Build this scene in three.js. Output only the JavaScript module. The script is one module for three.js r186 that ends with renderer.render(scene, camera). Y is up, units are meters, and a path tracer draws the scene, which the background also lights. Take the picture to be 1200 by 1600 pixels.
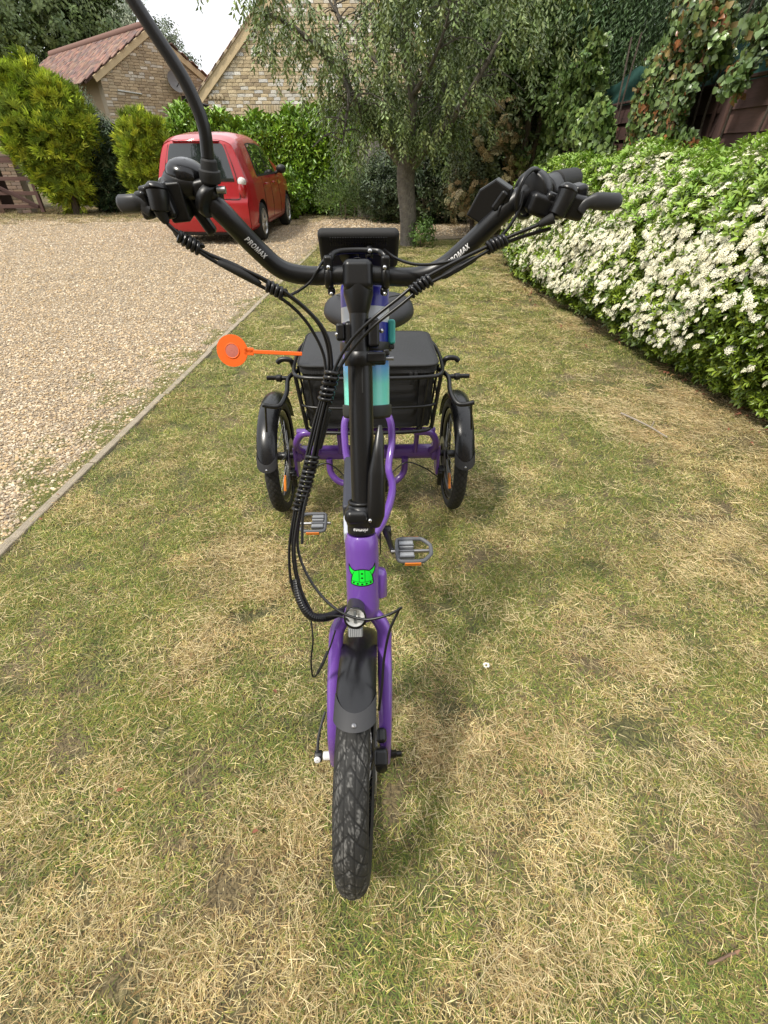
import * as THREE from 'three';
import { RoundedBoxGeometry } from 'three/addons/geometries/RoundedBoxGeometry.js';
import { mergeGeometries } from 'three/addons/utils/BufferGeometryUtils.js';

// ---------------------------------------------------------------- camera, sky, sun, exposure
const scene = new THREE.Scene();
const FOC = 720, CAM_H = 1.35, PITCH = Math.atan(560 / 720);      // focal length in pixels of the 1200x1600 photograph
const camera = new THREE.PerspectiveCamera(2 * Math.atan(800 / FOC) * 180 / Math.PI, 0.75, 0.02, 400);
camera.position.set(0, CAM_H, 0);
camera.rotation.set(-PITCH, 0, 0);

function skyTexture() {                                           // bright thin overcast, the same all round
  const w = 128, h = 64, d = new Float32Array(w * h * 4);
  for (let j = 0; j < h; j++) for (let i = 0; i < w; i++) {
    const el = ((j + 0.5) / h - 0.5) * Math.PI, k = Math.max(0, Math.sin(el)), o = (j * w + i) * 4;
    const v = 0.98 + 0.20 * k;
    d[o] = v * 0.975; d[o + 1] = v * 0.995; d[o + 2] = v * 1.03; d[o + 3] = 1;
  }
  const t = new THREE.DataTexture(d, w, h, THREE.RGBAFormat, THREE.FloatType);
  t.mapping = THREE.EquirectangularReflectionMapping; t.magFilter = THREE.LinearFilter; t.minFilter = THREE.LinearFilter;
  t.needsUpdate = true;
  return t;
}
const sky = skyTexture();
scene.background = sky; scene.environment = sky;
scene.backgroundIntensity = 1.0; scene.environmentIntensity = 1.0;

const sun = new THREE.DirectionalLight(new THREE.Color(1, 0.94, 0.84), 2.7);
sun.position.set(-5.5, 11, 1.5);
sun.target.position.set(0, 0, -3);
sun.castShadow = true; sun.shadow.radius = 14;
sun.shadow.mapSize.set(2048, 2048);
Object.assign(sun.shadow.camera, { left: -20, right: 20, top: 20, bottom: -20, near: 0.5, far: 60 });
scene.add(sun, sun.target);

const renderer = new THREE.WebGLRenderer({ antialias: true });
renderer.setSize(768, 1024);
renderer.toneMapping = THREE.LinearToneMapping;
renderer.toneMappingExposure = 1.36;
renderer.shadowMap.enabled = true;

// ---------------------------------------------------------------- helpers
function rng(seed) { let a = seed >>> 0; return () => { a = (a + 0x6D2B79F5) >>> 0; let t = a; t = Math.imul(t ^ (t >>> 15), t | 1); t ^= t + Math.imul(t ^ (t >>> 7), t | 61); return ((t ^ (t >>> 14)) >>> 0) / 4294967296; }; }
const V = (x, y, z) => new THREE.Vector3(x, y, z);
const lerp = (a, b, t) => a + (b - a) * t, clamp = (x, a, b) => Math.min(b, Math.max(a, x));
const smooth = (a, b, x) => { const t = clamp((x - a) / (b - a), 0, 1); return t * t * (3 - 2 * t); };
function hash(i, j) { let h = Math.imul(i, 374761393) + Math.imul(j, 668265263) | 0; h = Math.imul(h ^ (h >>> 13), 1274126177); return ((h ^ (h >>> 16)) >>> 0) / 4294967296; }
function vnoise(x, y) { const i = Math.floor(x), j = Math.floor(y), u = x - i, v = y - j, a = u * u * (3 - 2 * u), b = v * v * (3 - 2 * v); return lerp(lerp(hash(i, j), hash(i + 1, j), a), lerp(hash(i, j + 1), hash(i + 1, j + 1), a), b); }
function fbm(x, y, o = 4) { let s = 0, a = 0.5, n = 0; for (let k = 0; k < o; k++) { s += a * vnoise(x, y); n += a; a *= 0.5; x = x * 2.03 + 17.1; y = y * 2.03 + 5.7; } return s / n; }
function table(tab, x) { if (x <= tab[0][0]) return tab[0][1]; for (let i = 1; i < tab.length; i++) if (x <= tab[i][0]) return lerp(tab[i - 1][1], tab[i][1], (x - tab[i - 1][0]) / (tab[i][0] - tab[i - 1][0])); return tab[tab.length - 1][1]; }
// a pixel of the photograph and a ground distance give a point; with no distance: the point on the ground
const CP = Math.cos(PITCH), SP = Math.sin(PITCH);
function P(px, py, D) {
  const X = (px - 600) / FOC, Y = (800 - py) / FOC, up = Y * CP - SP, fw = CP + Y * SP;
  const t = D === undefined ? -CAM_H / up : D / fw;
  return V(X * t, CAM_H + up * t, -fw * t);
}
const lin = (r, g, b) => new THREE.Color().setRGB(r, g, b);
function mat(r, g, b, rough = 0.8, extra = {}) { const m = new THREE.MeshPhysicalMaterial({ color: lin(r, g, b), roughness: rough, ...extra }); return m; }

const taken = new Map();
function numbered(n) { const k = taken.get(n) || 0; taken.set(n, k + 1); return k ? n + '_' + String(k).padStart(3, '0') : n; }
function tag(o, label, category, group, kind) { if (label) o.userData.label = label; if (category) o.userData.category = category; if (group) o.userData.group = group; if (kind) o.userData.kind = kind; return o; }
function thing(name, label, category, pos = V(0, 0, 0), turn = 0, group) { const o = new THREE.Group(); o.name = numbered(name); o.position.copy(pos); o.rotation.y = turn; scene.add(o); o.updateMatrixWorld(true); return tag(o, label, category, group); }
function shade(o) { o.castShadow = true; o.receiveShadow = true; return o; }
function part(name, geo, m, parent) { const o = shade(new THREE.Mesh(Array.isArray(geo) ? merge(geo) : geo, m)); o.name = parent === scene ? numbered(name) : name; parent.add(o); return o; }
function structure(name, geo, m) { const o = part(name, geo, m, scene); o.userData.kind = 'structure'; return o; }
function merge(list) {
  const clean = list.map(g => { g = g.index ? g.toNonIndexed() : g; for (const k of Object.keys(g.attributes)) if (!['position', 'normal', 'uv', 'color'].includes(k)) g.deleteAttribute(k); return g; });
  const hasC = clean.some(g => g.attributes.color);
  for (const g of clean) { if (!g.attributes.uv) g.setAttribute('uv', new THREE.BufferAttribute(new Float32Array(g.attributes.position.count * 2), 2)); if (hasC && !g.attributes.color) g.setAttribute('color', new THREE.BufferAttribute(new Float32Array(g.attributes.position.count * 3).fill(1), 3)); }
  return mergeGeometries(clean);
}
// tube along points: radius a number or f(t); straight = polyline; ends capped
function tube(pts, r, o = {}) {
  const { rad = 10, closed = false, straight = pts.length === 2, seg = straight ? pts.length - 1 : Math.max(8, pts.length * 6), flat = 1, round = true } = o;
  const R = typeof r === 'function' ? r : () => r;
  const c = straight ? null : new THREE.CatmullRomCurve3(pts, closed, 'centripetal');
  const cs = [], ts = [];
  if (straight) for (let i = 0; i < pts.length; i++) { cs.push(pts[i].clone()); ts.push(i / (pts.length - 1)); }
  else for (let i = 0; i <= seg; i++) { cs.push(c.getPointAt(i / seg)); ts.push(i / seg); }
  if (!closed && round) {                                           // small rounded ends
    const d0 = cs[0].clone().sub(cs[1]).normalize(), d1 = cs[cs.length - 1].clone().sub(cs[cs.length - 2]).normalize(), r0 = R(0) * 0.15, r1 = R(1) * 0.15;
    cs.unshift(cs[0].clone()); cs[1] = cs[0].clone().addScaledVector(d0, -r0); ts.unshift(0);
    cs.push(cs[cs.length - 1].clone()); cs[cs.length - 2] = cs[cs.length - 1].clone().addScaledVector(d1, -r1); ts.push(1);
  }
  const n = cs.length, pos = [], idx = [], uv = [];
  let N = o.up ? o.up.clone() : V(0, 1, 0); const T0 = cs[1].clone().sub(cs[0]).normalize(); if (Math.abs(T0.dot(N)) > 0.98) N = V(1, 0, 0);
  for (let i = 0; i < n; i++) {
    const T = (closed ? cs[(i + 1) % (n - 1)].clone().sub(cs[(i + n - 2) % (n - 1)]) : cs[Math.min(n - 1, i + 1)].clone().sub(cs[Math.max(0, i - 1)])).normalize();
    N.addScaledVector(T, -N.dot(T)).normalize(); const B = T.clone().cross(N);
    let rr = R(ts[i]); if (!closed && round && (i === 0 || i === n - 1)) rr *= 0.85;
    for (let k = 0; k <= rad; k++) { const a = k / rad * 2 * Math.PI; pos.push(...cs[i].clone().addScaledVector(N, Math.cos(a) * rr).addScaledVector(B, Math.sin(a) * rr * flat).toArray()); uv.push(k / rad, ts[i]); }
  }
  const w = rad + 1;
  for (let i = 0; i < n - 1; i++) for (let k = 0; k < rad; k++) { const a = i * w + k, b = a + w; idx.push(a, a + 1, b, b, a + 1, b + 1); }
  if (!closed) for (const [i, f] of [[0, 1], [n - 1, 0]]) { const c0 = pos.length / 3; pos.push(...cs[i].toArray()); uv.push(0.5, 0.5); for (let k = 0; k < rad; k++) f ? idx.push(c0, i * w + k + 1, i * w + k) : idx.push(c0, i * w + k, i * w + k + 1); }
  const g = new THREE.BufferGeometry(); g.setAttribute('position', new THREE.Float32BufferAttribute(pos, 3)); g.setAttribute('uv', new THREE.Float32BufferAttribute(uv, 2)); g.setIndex(idx); g.computeVertexNormals();
  return g;
}
function rbox(w, h, d, r = 0.004, s = 2) { return new RoundedBoxGeometry(w, h, d, s, Math.min(r, w / 2.01, h / 2.01, d / 2.01)); }
function boxAt(w, h, d, x, y, z, r = 0.004) { const g = rbox(w, h, d, r); g.translate(x, y, z); return g; }
function basis(g, o, x, y, z) { return g.applyMatrix4(new THREE.Matrix4().makeBasis(x, y, z).setPosition(o)); }
// box between two points, w wide, h thick, up hint
function beam(a, b, w, h, up = V(0, 1, 0), r = 0.004) { const d = b.clone().sub(a), L = d.length(); d.normalize(); const x = up.clone().cross(d).normalize(), y = d.clone().cross(x); return basis(rbox(w, h, L, r), a.clone().add(b).multiplyScalar(0.5), x, y, d); }
function lathe(prof, seg = 32) { return new THREE.LatheGeometry(prof.map(p => new THREE.Vector2(p[0], p[1])), seg); }
function poly(points, y) {                                          // flat sheet from [x, z] outline, uv in metres
  const s = new THREE.Shape(points.map(p => new THREE.Vector2(p[0], -p[1]))), g = new THREE.ShapeGeometry(s); g.rotateX(-Math.PI / 2); g.translate(0, y, 0); return g;
}
function canvasTex(w, h, draw) { const c = document.createElement('canvas'); c.width = w; c.height = h; draw(c.getContext('2d'), w, h); const t = new THREE.CanvasTexture(c); t.colorSpace = THREE.SRGBColorSpace; return t; }
function noiseTex(n, f, srgb = false) {                             // f(u, v) -> [r, g, b] linear 0..1
  const d = new Uint8Array(n * n * 4), enc = x => Math.round(255 * (srgb ? Math.pow(clamp(x, 0, 1), 1 / 2.2) : clamp(x, 0, 1)));
  for (let j = 0; j < n; j++) for (let i = 0; i < n; i++) { const c = f(i / n, j / n), o = (j * n + i) * 4; d[o] = enc(c[0]); d[o + 1] = enc(c[1]); d[o + 2] = enc(c[2]); d[o + 3] = 255; }
  const t = new THREE.DataTexture(d, n, n); t.wrapS = t.wrapT = THREE.RepeatWrapping; t.magFilter = THREE.LinearFilter; t.minFilter = THREE.LinearMipmapLinearFilter; t.generateMipmaps = true; if (srgb) t.colorSpace = THREE.SRGBColorSpace; t.needsUpdate = true; return t;
}
function tnoise(u, v, p) { const x = u * p, y = v * p, i = Math.floor(x), j = Math.floor(y), a0 = x - i, b0 = y - j, a = a0 * a0 * (3 - 2 * a0), b = b0 * b0 * (3 - 2 * b0), h = (m, n) => hash(((m % p) + p) % p, ((n % p) + p) % p + p * 7); return lerp(lerp(h(i, j), h(i + 1, j), a), lerp(h(i, j + 1), h(i + 1, j + 1), a), b); }
function tfbm(u, v, p, o = 4) { let s = 0, a = 0.5, n = 0; for (let k = 0; k < o; k++) { s += a * tnoise(u, v, p); n += a; a *= 0.5; p *= 2; } return s / n; }
// instanced copies: list of {p, q, s (number or Vector3), c}; kind = stuff
function scatter(name, geos, m, list, parent, seed = 1) {
  const r = rng(seed), bins = geos.map(() => []);
  for (const e of list) bins[Math.floor(r() * geos.length)].push(e);
  const M = new THREE.Matrix4(), S = V(1, 1, 1);
  return bins.map((b, i) => {
    if (!b.length) return null;
    const o = shade(new THREE.InstancedMesh(geos[i], m, b.length)); o.name = name; o.userData.kind = 'stuff';
    b.forEach((e, k) => { typeof e.s === 'number' ? S.set(e.s, e.s, e.s) : S.copy(e.s); o.setMatrixAt(k, M.compose(e.p, e.q, S)); if (e.c) o.setColorAt(k, e.c); });
    parent.add(o); return o;
  });
}
class Soup {                                                        // loose triangles with vertex colours
  constructor() { this.p = []; this.c = []; this.i = []; }
  v(a, c) { this.p.push(a.x, a.y, a.z); this.c.push(c[0], c[1], c[2]); return this.p.length / 3 - 1; }
  leaf(base, dir, nor, L, W, c = [1, 1, 1], droop = 0.15, fold = 0.12) {   // folded, pointed, drooping leaf: 6 faces
    const s = dir.clone().cross(nor).normalize(), n = s.clone().cross(dir).normalize();
    const at = (u, w, h) => base.clone().addScaledVector(dir, u * L).addScaledVector(s, w * W).addScaledVector(n, h * L - droop * L * u * u);
    const a = this.v(base, c), m1 = this.v(at(0.38, 0, 0), c), m2 = this.v(at(0.72, 0, 0), c), t = this.v(at(1, 0, -0.03), c);
    const l1 = this.v(at(0.36, -0.5, fold), c), r1 = this.v(at(0.36, 0.5, fold), c), l2 = this.v(at(0.7, -0.34, fold * 0.7), c), r2 = this.v(at(0.7, 0.34, fold * 0.7), c);
    this.i.push(a, m1, l1, a, r1, m1, l1, m1, m2, l1, m2, l2, r1, m2, m1, r1, r2, m2, l2, m2, t, r2, t, m2);
  }
  blade(base, dir, bend, L, W, c, seg = 3) {                        // grass blade curving towards bend
    let s = dir.clone().cross(bend); if (s.lengthSq() < 1e-6) s = V(1, 0, 0); s.normalize();
    let last = null;
    for (let k = 0; k <= seg; k++) {
      const u = k / seg, p = base.clone().addScaledVector(dir, L * u).addScaledVector(bend, L * u * u), w = W * (1 - 0.85 * u * u) * 0.5;
      if (k === seg) { const t = this.v(p, c); this.i.push(last[0], last[1], t); break; }
      const q = [this.v(p.clone().addScaledVector(s, -w), c), this.v(p.clone().addScaledVector(s, w), c)];
      if (last) this.i.push(last[0], last[1], q[0], q[0], last[1], q[1]);
      last = q;
    }
  }
  geo() { const g = new THREE.BufferGeometry(); g.setAttribute('position', new THREE.Float32BufferAttribute(this.p, 3)); g.setAttribute('color', new THREE.Float32BufferAttribute(this.c, 3)); g.setIndex(this.i); g.computeVertexNormals(); return g; }
}
function onSphere(r) { const z = 2 * r() - 1, a = 2 * Math.PI * r(), s = Math.sqrt(1 - z * z); return V(s * Math.cos(a), z, s * Math.sin(a)); }
function qTo(dir, spin) { return new THREE.Quaternion().setFromUnitVectors(V(0, 1, 0), dir).multiply(new THREE.Quaternion().setFromAxisAngle(V(0, 1, 0), spin)); }

// shared materials
const M = {
  leaf: new THREE.MeshPhysicalMaterial({ color: 0xffffff, vertexColors: true, roughness: 0.5, side: THREE.DoubleSide, transmission: 0.25, thickness: 0 }),
  glossy: new THREE.MeshPhysicalMaterial({ color: 0xffffff, vertexColors: true, roughness: 0.33, side: THREE.DoubleSide }),
  dull: new THREE.MeshStandardMaterial({ color: 0xffffff, vertexColors: true, roughness: 0.9, side: THREE.DoubleSide }),
  petal: new THREE.MeshPhysicalMaterial({ color: 0xffffff, vertexColors: true, roughness: 0.8, side: THREE.DoubleSide }),
  black: mat(0.006, 0.006, 0.0065, 0.38), satin: mat(0.007, 0.0072, 0.008, 0.34), rubber: mat(0.013, 0.013, 0.013, 0.7), plastic: mat(0.008, 0.008, 0.0085, 0.3),
  cable: mat(0.006, 0.006, 0.0065, 0.34), purple: mat(0.15, 0.06, 0.345, 0.32, { clearcoat: 0.7, clearcoatRoughness: 0.12 }), steel: mat(0.6, 0.6, 0.6, 0.25, { metalness: 1 }), dullsteel: mat(0.32, 0.32, 0.33, 0.45, { metalness: 1 }),
};

// ---------------------------------------------------------------- ground, gravel drive, edging
const kerbX = D => table([[-3, -1.86], [1.42, -1.63], [5.9, -1.41], [9.6, -1.2]], D);
const hedgeX = D => table([[0, 2.62], [1, 2.5], [2.34, 2.27], [2.84, 2.14], [5.45, 1.9], [7.15, 1.77], [9, 1.72]], D);
const greenSpots = [[P(110, 940), 0.5], [P(60, 1090), 0.35], [P(860, 960), 0.3], [P(1040, 560), 0.6], [P(640, 880), 0.4], [P(1150, 1560), 0.25], [P(300, 640), 0.5], [P(1050, 1300), 0.45], [P(330, 1120), 0.2], [P(820, 1330), 0.3], [P(420, 700), 0.45], [P(690, 920), 0.3]];
const haySpots = [[P(180, 1210), 0.11], [P(40, 1270), 0.13], [P(120, 1460), 0.2], [P(860, 1230), 0.22], [P(420, 1330), 0.16], [P(860, 1540), 0.14], [P(700, 1150), 0.13], [P(1080, 1240), 0.17], [P(300, 1010), 0.15], [P(1130, 860), 0.3], [P(380, 880), 0.2], [P(940, 1010), 0.2], [P(300, 1560), 0.16], [P(1010, 640), 0.4]];
const spot = (list, x, z) => { let s = 0; for (const [p, r] of list) { const d = Math.hypot(p.x - x, (p.z - z)) / r; if (d < 1.6) s = Math.max(s, 1 - smooth(0.5, 1.6, d + 0.5 * (vnoise(x * 9, z * 9) - 0.5))); } return s; };
function greenness(x, z) {                                          // 0 straw .. 1 green
  const g = fbm(x * 1.7 + 3, z * 1.7 + 9, 4), f = fbm(x * 7 + 40, z * 7, 3), D = -z;
  const ff = fbm(x * 22 + 11, z * 22 + 4, 2); let v = smooth(0.36, 0.62, g * 0.30 + f * 0.34 + ff * 0.36) * 0.72 + 0.13 + 0.26 * smooth(1.4, 3.2, D);
  v += 0.4 * spot(greenSpots, x, z) - 0.42 * spot(haySpots, x, z);
  v -= 0.5 * smooth(0.55, 0.1, hedgeX(D) - x);
  return clamp(v, 0, 1);
}
{
  const tx = noiseTex(1024, (u, v) => {
    const n = tfbm(u, v, 8, 6), f = tnoise(u, v, 256), k = smooth(0.35, 0.65, n);
    const b = 0.65 + 0.7 * f * f;
    return [lerp(0.19, 0.13, k) * b, lerp(0.145, 0.125, k) * b, lerp(0.07, 0.045, k) * b];
  }, true);
  tx.repeat.set(0.5, 0.5);
  const bt = noiseTex(512, (u, v) => { const n = 0.5 * tfbm(u, v, 24, 5) + 0.5 * tnoise(u, v, 170); return [n, n, n]; }); bt.repeat.set(1.5, 1.5);
  const g = new THREE.PlaneGeometry(240, 240); g.rotateX(-Math.PI / 2);
  const uv = g.attributes.uv, ps = g.attributes.position; for (let i = 0; i < uv.count; i++) uv.setXY(i, ps.getX(i), ps.getZ(i));
  structure('ground', g, new THREE.MeshStandardMaterial({ map: tx, bumpMap: bt, bumpScale: 0.02, roughness: 0.95 }));
}
{
  // gravel sheet: left of the edging, and round behind the lawn
  const pts = []; for (let D = -3; D <= 9.6; D += 0.6) pts.push([kerbX(D) - 0.02, -D]);
  pts.push([0.2, -10.3], [1.8, -10.8], [3.0, -11.3], [3.0, -13.2], [0.8, -14.2], [-1.5, -14.8], [-5, -15], [-9, -13.6], [-16, -12.8], [-16, 3]);
  const cols = [[0.56, 0.43, 0.275], [0.48, 0.36, 0.22], [0.62, 0.51, 0.36], [0.40, 0.31, 0.215], [0.53, 0.385, 0.215], [0.66, 0.57, 0.43], [0.33, 0.26, 0.185]];
  const cell = (u, v, p) => { const x = u * p, y = v * p, i = Math.floor(x), j = Math.floor(y); let d = 9, d2 = 9, id = 0; for (let a = -1; a < 2; a++) for (let b = -1; b < 2; b++) { const m = ((i + a) % p + p) % p, n = ((j + b) % p + p) % p, dx = i + a + 0.15 + 0.7 * hash(m, n) - x, dy = j + b + 0.15 + 0.7 * hash(m + 911, n) - y, e = Math.hypot(dx, dy); if (e < d) { d2 = d; d = e; id = hash(m, n + 777); } else if (e < d2) d2 = e; } return [d, d2 - d, id]; };
  const tx = noiseTex(1024, (u, v) => { const [, e, id] = cell(u, v, 72), c = cols[Math.floor(id * cols.length)], k = (e < 0.09 ? 0.5 : 1) * (0.82 + 0.36 * tfbm(u, v, 5, 5)) * (0.9 + 0.2 * tnoise(u, v, 400)); return c.map(x => x * k); }, true);
  const bm = noiseTex(1024, (u, v) => { const [d, e] = cell(u, v, 72), h = clamp(e * 2.2, 0, 1) * (1 - d * 0.5); return [h, h, h]; });
  structure('gravel_drive', poly(pts, 0.006), new THREE.MeshStandardMaterial({ map: tx, bumpMap: bm, bumpScale: 0.012, roughness: 0.9 }));
  // loose stones
  const r = rng(11), stones = [];
  for (let k = 0; k < 6; k++) { const g = new THREE.IcosahedronGeometry(1, 1), p = g.attributes.position, o = V(); for (let i = 0; i < p.count; i++) { o.fromBufferAttribute(p, i); const n = 1 + 0.5 * (vnoise(o.x * 1.3 + k * 9, o.y * 1.3 + o.z * 2.1) - 0.5) * 1.4; p.setXYZ(i, o.x * n, o.y * n * 0.62, o.z * n * 0.85); } g.computeVertexNormals(); stones.push(g); }
  const list = [], put = (x, z, s) => { const c = cols[Math.floor(r() * cols.length)], b = 0.75 + 0.5 * r(); list.push({ p: V(x, 0.005 + s * 0.2 + 0.004 * r(), z), q: new THREE.Quaternion().setFromEuler(new THREE.Euler(0.7 * (r() - 0.5), r() * 6.3, 0.7 * (r() - 0.5))), s, c: lin(c[0] * b, c[1] * b, c[2] * b) }); };
  const fill = (D0, D1, per, smin, smax) => { const n = Math.round(per * (D1 - D0) * 1.0); for (let i = 0; i < n; i++) { const D = lerp(D0, D1, r()), xr = kerbX(D) - 0.03, xl = -(0.87 * (D * 1.02 + 0.55)) - 0.15; if (xl > xr) continue; const u = r(), x = lerp(xl, xr, u); if (xr - x < 0.35 && r() < 0.6 * smooth(0.35, 0, xr - x)) continue; put(x, -D, lerp(smin, smax, r() * r())); } };
  fill(1.1, 2.2, 4800, 0.0045, 0.0125); fill(2.2, 3.6, 7000, 0.0045, 0.0125); fill(3.6, 6, 8000, 0.0055, 0.013); fill(6, 9, 6000, 0.007, 0.015); fill(9, 14.4, 3600, 0.009, 0.018);
  for (let i = 0; i < 5000; i++) { const D = lerp(10.4, 14, r()), x = lerp(-1.6, 2.6, r()); if (D < 10.6 + 0.3 * x) continue; put(x, -D, lerp(0.011, 0.021, r())); }
  const o = tag(new THREE.Group(), 'loose tan and cream gravel stones covering the drive', 'gravel', null, 'stuff'); o.name = 'gravel'; scene.add(o);
  scatter('stones', stones, new THREE.MeshStandardMaterial({ color: 0xffffff, roughness: 0.85 }), list, o, 3);
  // concrete edging, laid in lengths
  const e = new THREE.Group(); e.name = 'path_edging'; e.userData.kind = 'structure'; scene.add(e);
  tag(e, 'weathered grey edging strip between gravel drive and lawn', null, null, 'structure');
  const et = noiseTex(256, (u, v) => { const n = tfbm(u, v, 8, 5), s = tnoise(u, v, 90) > 0.72 ? 0.6 : 1; return [0.36, 0.305, 0.225].map(c => c * (0.5 + 1.0 * n) * s); }, true); et.repeat.set(3, 3);
  const em = new THREE.MeshStandardMaterial({ map: et, bumpMap: et, bumpScale: 0.004, roughness: 0.95 });
  let k = 0;
  for (let D = -1.5; D < 9.4; D += 0.915) { const D1 = Math.min(9.6, D + 0.905), j = 0.016 * (hash(k, 5) - 0.5); part('edging_length', beam(V(kerbX(D) + j, -0.010 + 0.006 * hash(k, 9), -D), V(kerbX(D1) + 0.016 * (hash(k, 6) - 0.5), -0.010 + 0.006 * hash(k, 12), -D1), 0.045, 0.05, V(0, 1, 0), 0.006), em, e); k++; }
}

// ---------------------------------------------------------------- grass
{
  const r = rng(21);
  const tuft = (n, kind) => {
    const s = new Soup();
    for (let i = 0; i < n; i++) {
      const a = r() * 6.283, q = Math.sqrt(r()) * 0.07, b = V(Math.cos(a) * q, 0, Math.sin(a) * q), a2 = r() * 6.283;
      const dry = r() < (kind === 'green' ? 0.25 : kind === 'mix' ? 0.55 : 0.9), t = 0.65 + 0.65 * r();
      const lean = kind === 'straw' ? 0.75 + 0.9 * r() : 0.25 + 0.9 * r();
      const dir = V(Math.cos(a2) * lean, 1, Math.sin(a2) * lean).normalize();
      const L = (kind === 'straw' ? 0.014 + 0.028 * r() : 0.012 + 0.024 * r()), W = 0.0010 + 0.0009 * r();
      const c = dry ? (() => { const q = r(); return q < 0.32 ? [0.21 * t, 0.14 * t, 0.07 * t] : q < 0.82 ? [0.45 * t, 0.375 * t, 0.205 * t] : [0.64 * t, 0.57 * t, 0.39 * t]; })() : r() < 0.35 ? [0.24 * t, 0.25 * t, 0.065 * t] : [0.115 * t, 0.17 * t, 0.04 * t];
      s.blade(b, dir, V(Math.cos(a2 + r() - 0.5) * 0.4, -0.35 - 0.4 * r(), Math.sin(a2 + r() - 0.5) * 0.4), L, W, c, 2);
    }
    return s.geo();
  };
  const lie = n => { const s = new Soup(); for (let i = 0; i < n; i++) { const a = r() * 6.283, q = Math.sqrt(r()) * 0.07, a2 = r() * 6.283, t = 0.75 + 0.5 * r(), L = 0.02 + 0.045 * r() * r(); s.blade(V(Math.cos(a) * q, 0.006 + 0.014 * r(), Math.sin(a) * q), V(Math.cos(a2), 0.3 * (r() - 0.35), Math.sin(a2)), V((r() - 0.5) * 0.7, -0.1, (r() - 0.5) * 0.7), L, 0.0009 + 0.0007 * r(), [0.60 * t, 0.49 * t, 0.275 * t], 3); } return s.geo(); };
  const G = { green: [0, 1, 2, 3].map(() => tuft(175, 'green')), mix: [0, 1, 2, 3].map(() => tuft(175, 'mix')), straw: [0, 1, 2, 3].map(() => tuft(175, 'straw')), hay: [0, 1, 2, 3].map(() => lie(46)) };
  const L = { green: [], mix: [], straw: [], hay: [] };
  const up = (x, z) => new THREE.Quaternion().setFromEuler(new THREE.Euler((r() - 0.5) * 0.3, r() * 6.283, (r() - 0.5) * 0.3));
  const fill = (D0, D1, density, xl, xr, sc) => {
    const n = Math.round(density * (D1 - D0));
    for (let i = 0; i < n; i++) {
      const D = lerp(D0, D1, r()), a = Math.max(kerbX(D) + 0.045 - 0.05 * vnoise(D * 5, 2), xl(D)), b = Math.min(hedgeX(D) + 0.25, xr(D)); if (b < a) continue;
      if (r() > (b - a) / 4.5) continue;
      const x = lerp(a, b, r()), z = -D, g = greenness(x, z), q = g + (r() - 0.5) * 0.6;
      
      const k = q > 0.52 ? 'green' : q > 0.2 ? 'mix' : 'straw', yel = 0.5 + 0.5 * fbm(x * 1.1 + 90, z * 1.1, 2), b2 = 0.72 + 0.56 * r();
      L[k].push({ p: V(x, -0.003 + 0.006 * r(), z), q: up(), s: V(sc, sc * (0.55 + 0.6 * r() * (0.6 + g * 0.6)), sc), c: lin(b2 * lerp(0.95, 1.3, yel), b2 * lerp(0.98, 1.2, yel), b2 * 0.9) });
      if (r() < 0.10 + 0.75 * spot(haySpots, x, z) + 0.25 * smooth(0.4, 0.15, g)) L.hay.push({ p: V(x, 0.006 * r(), z), q: up(), s: sc * (0.8 + 0.6 * r()), c: lin(...(r() < 0.3 ? [0.8, 0.68, 0.6] : [1, 1, 1]).map(v => v * b2)) });
    }
  };
  const wl = D => -(0.87 * (D * 1.05 + 0.75)), wr = D => 0.87 * (D * 1.05 + 0.75);
  fill(-0.35, 0.6, 4.5 * 420, wl, wr, 0.9); fill(0.6, 1.6, 4.5 * 400, wl, wr, 0.98); fill(1.6, 3, 4.5 * 310, wl, wr, 1.1); fill(3, 5.5, 4.5 * 200, wl, wr, 1.35); fill(5.5, 10.4, 4.5 * 110, wl, wr, 1.8);
  const o = tag(new THREE.Group(), 'dry patchy mown lawn grass, green and straw coloured', 'grass', null, 'stuff'); o.name = 'lawn_grass'; scene.add(o);
  for (const k in G) scatter(k === 'hay' ? 'cut_straw' : 'grass_tufts', G[k], M.dull, L[k], o, 5);
  // weeds in the gravel beside the edging, and the rough grass at the far side of the drive
  const W = [], F = [];
  for (let i = 0; i < 3200; i++) { const D = lerp(1.2, 9.4, r() * r()), off = 0.02 + 1.1 * r() * r(), x = kerbX(D) - 0.03 - off, z = -D; const n = fbm(x * 4 + 7, z * 3, 3); if (n < 0.5 + 0.25 * smooth(0, 1, off) + 0.05 * smooth(2, 5, D) - 0.12 * smooth(0.12, 0, off)) continue; const b = 0.7 + 0.5 * r(); W.push({ p: V(x, 0.004, z), q: up(), s: 0.3 + 0.5 * r(), c: lin(1.05 * b, 1.0 * b, 0.8 * b) }); }
  for (let i = 0; i < 3200; i++) { const x = lerp(-14, 2.8, r()), D = lerp(11.6, 17.5, r()); if (x > -4 ? D < 13.4 + (vnoise(x * 2, 3) - 0.5) * 2.0 : D < lerp(12.6, 13.4, smooth(-12, -4, x)) + 1.2 * (vnoise(x * 1.3, 1) - 0.5)) continue; const b = 0.75 + 0.5 * r(); F.push({ p: V(x, 0, -D), q: up(), s: V(2.2, 2.2 + 3.2 * r() * smooth(13.5, 16.5, D), 2.2), c: lin(1.0 * b, 0.9 * b, 0.85 * b) }); }
  const w = tag(new THREE.Group(), 'small green weeds growing in gravel along the edging', 'weeds', null, 'stuff'); w.name = 'gravel_weeds'; scene.add(w); scatter('weed_tufts', G.green, M.dull, W, w, 6);
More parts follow.
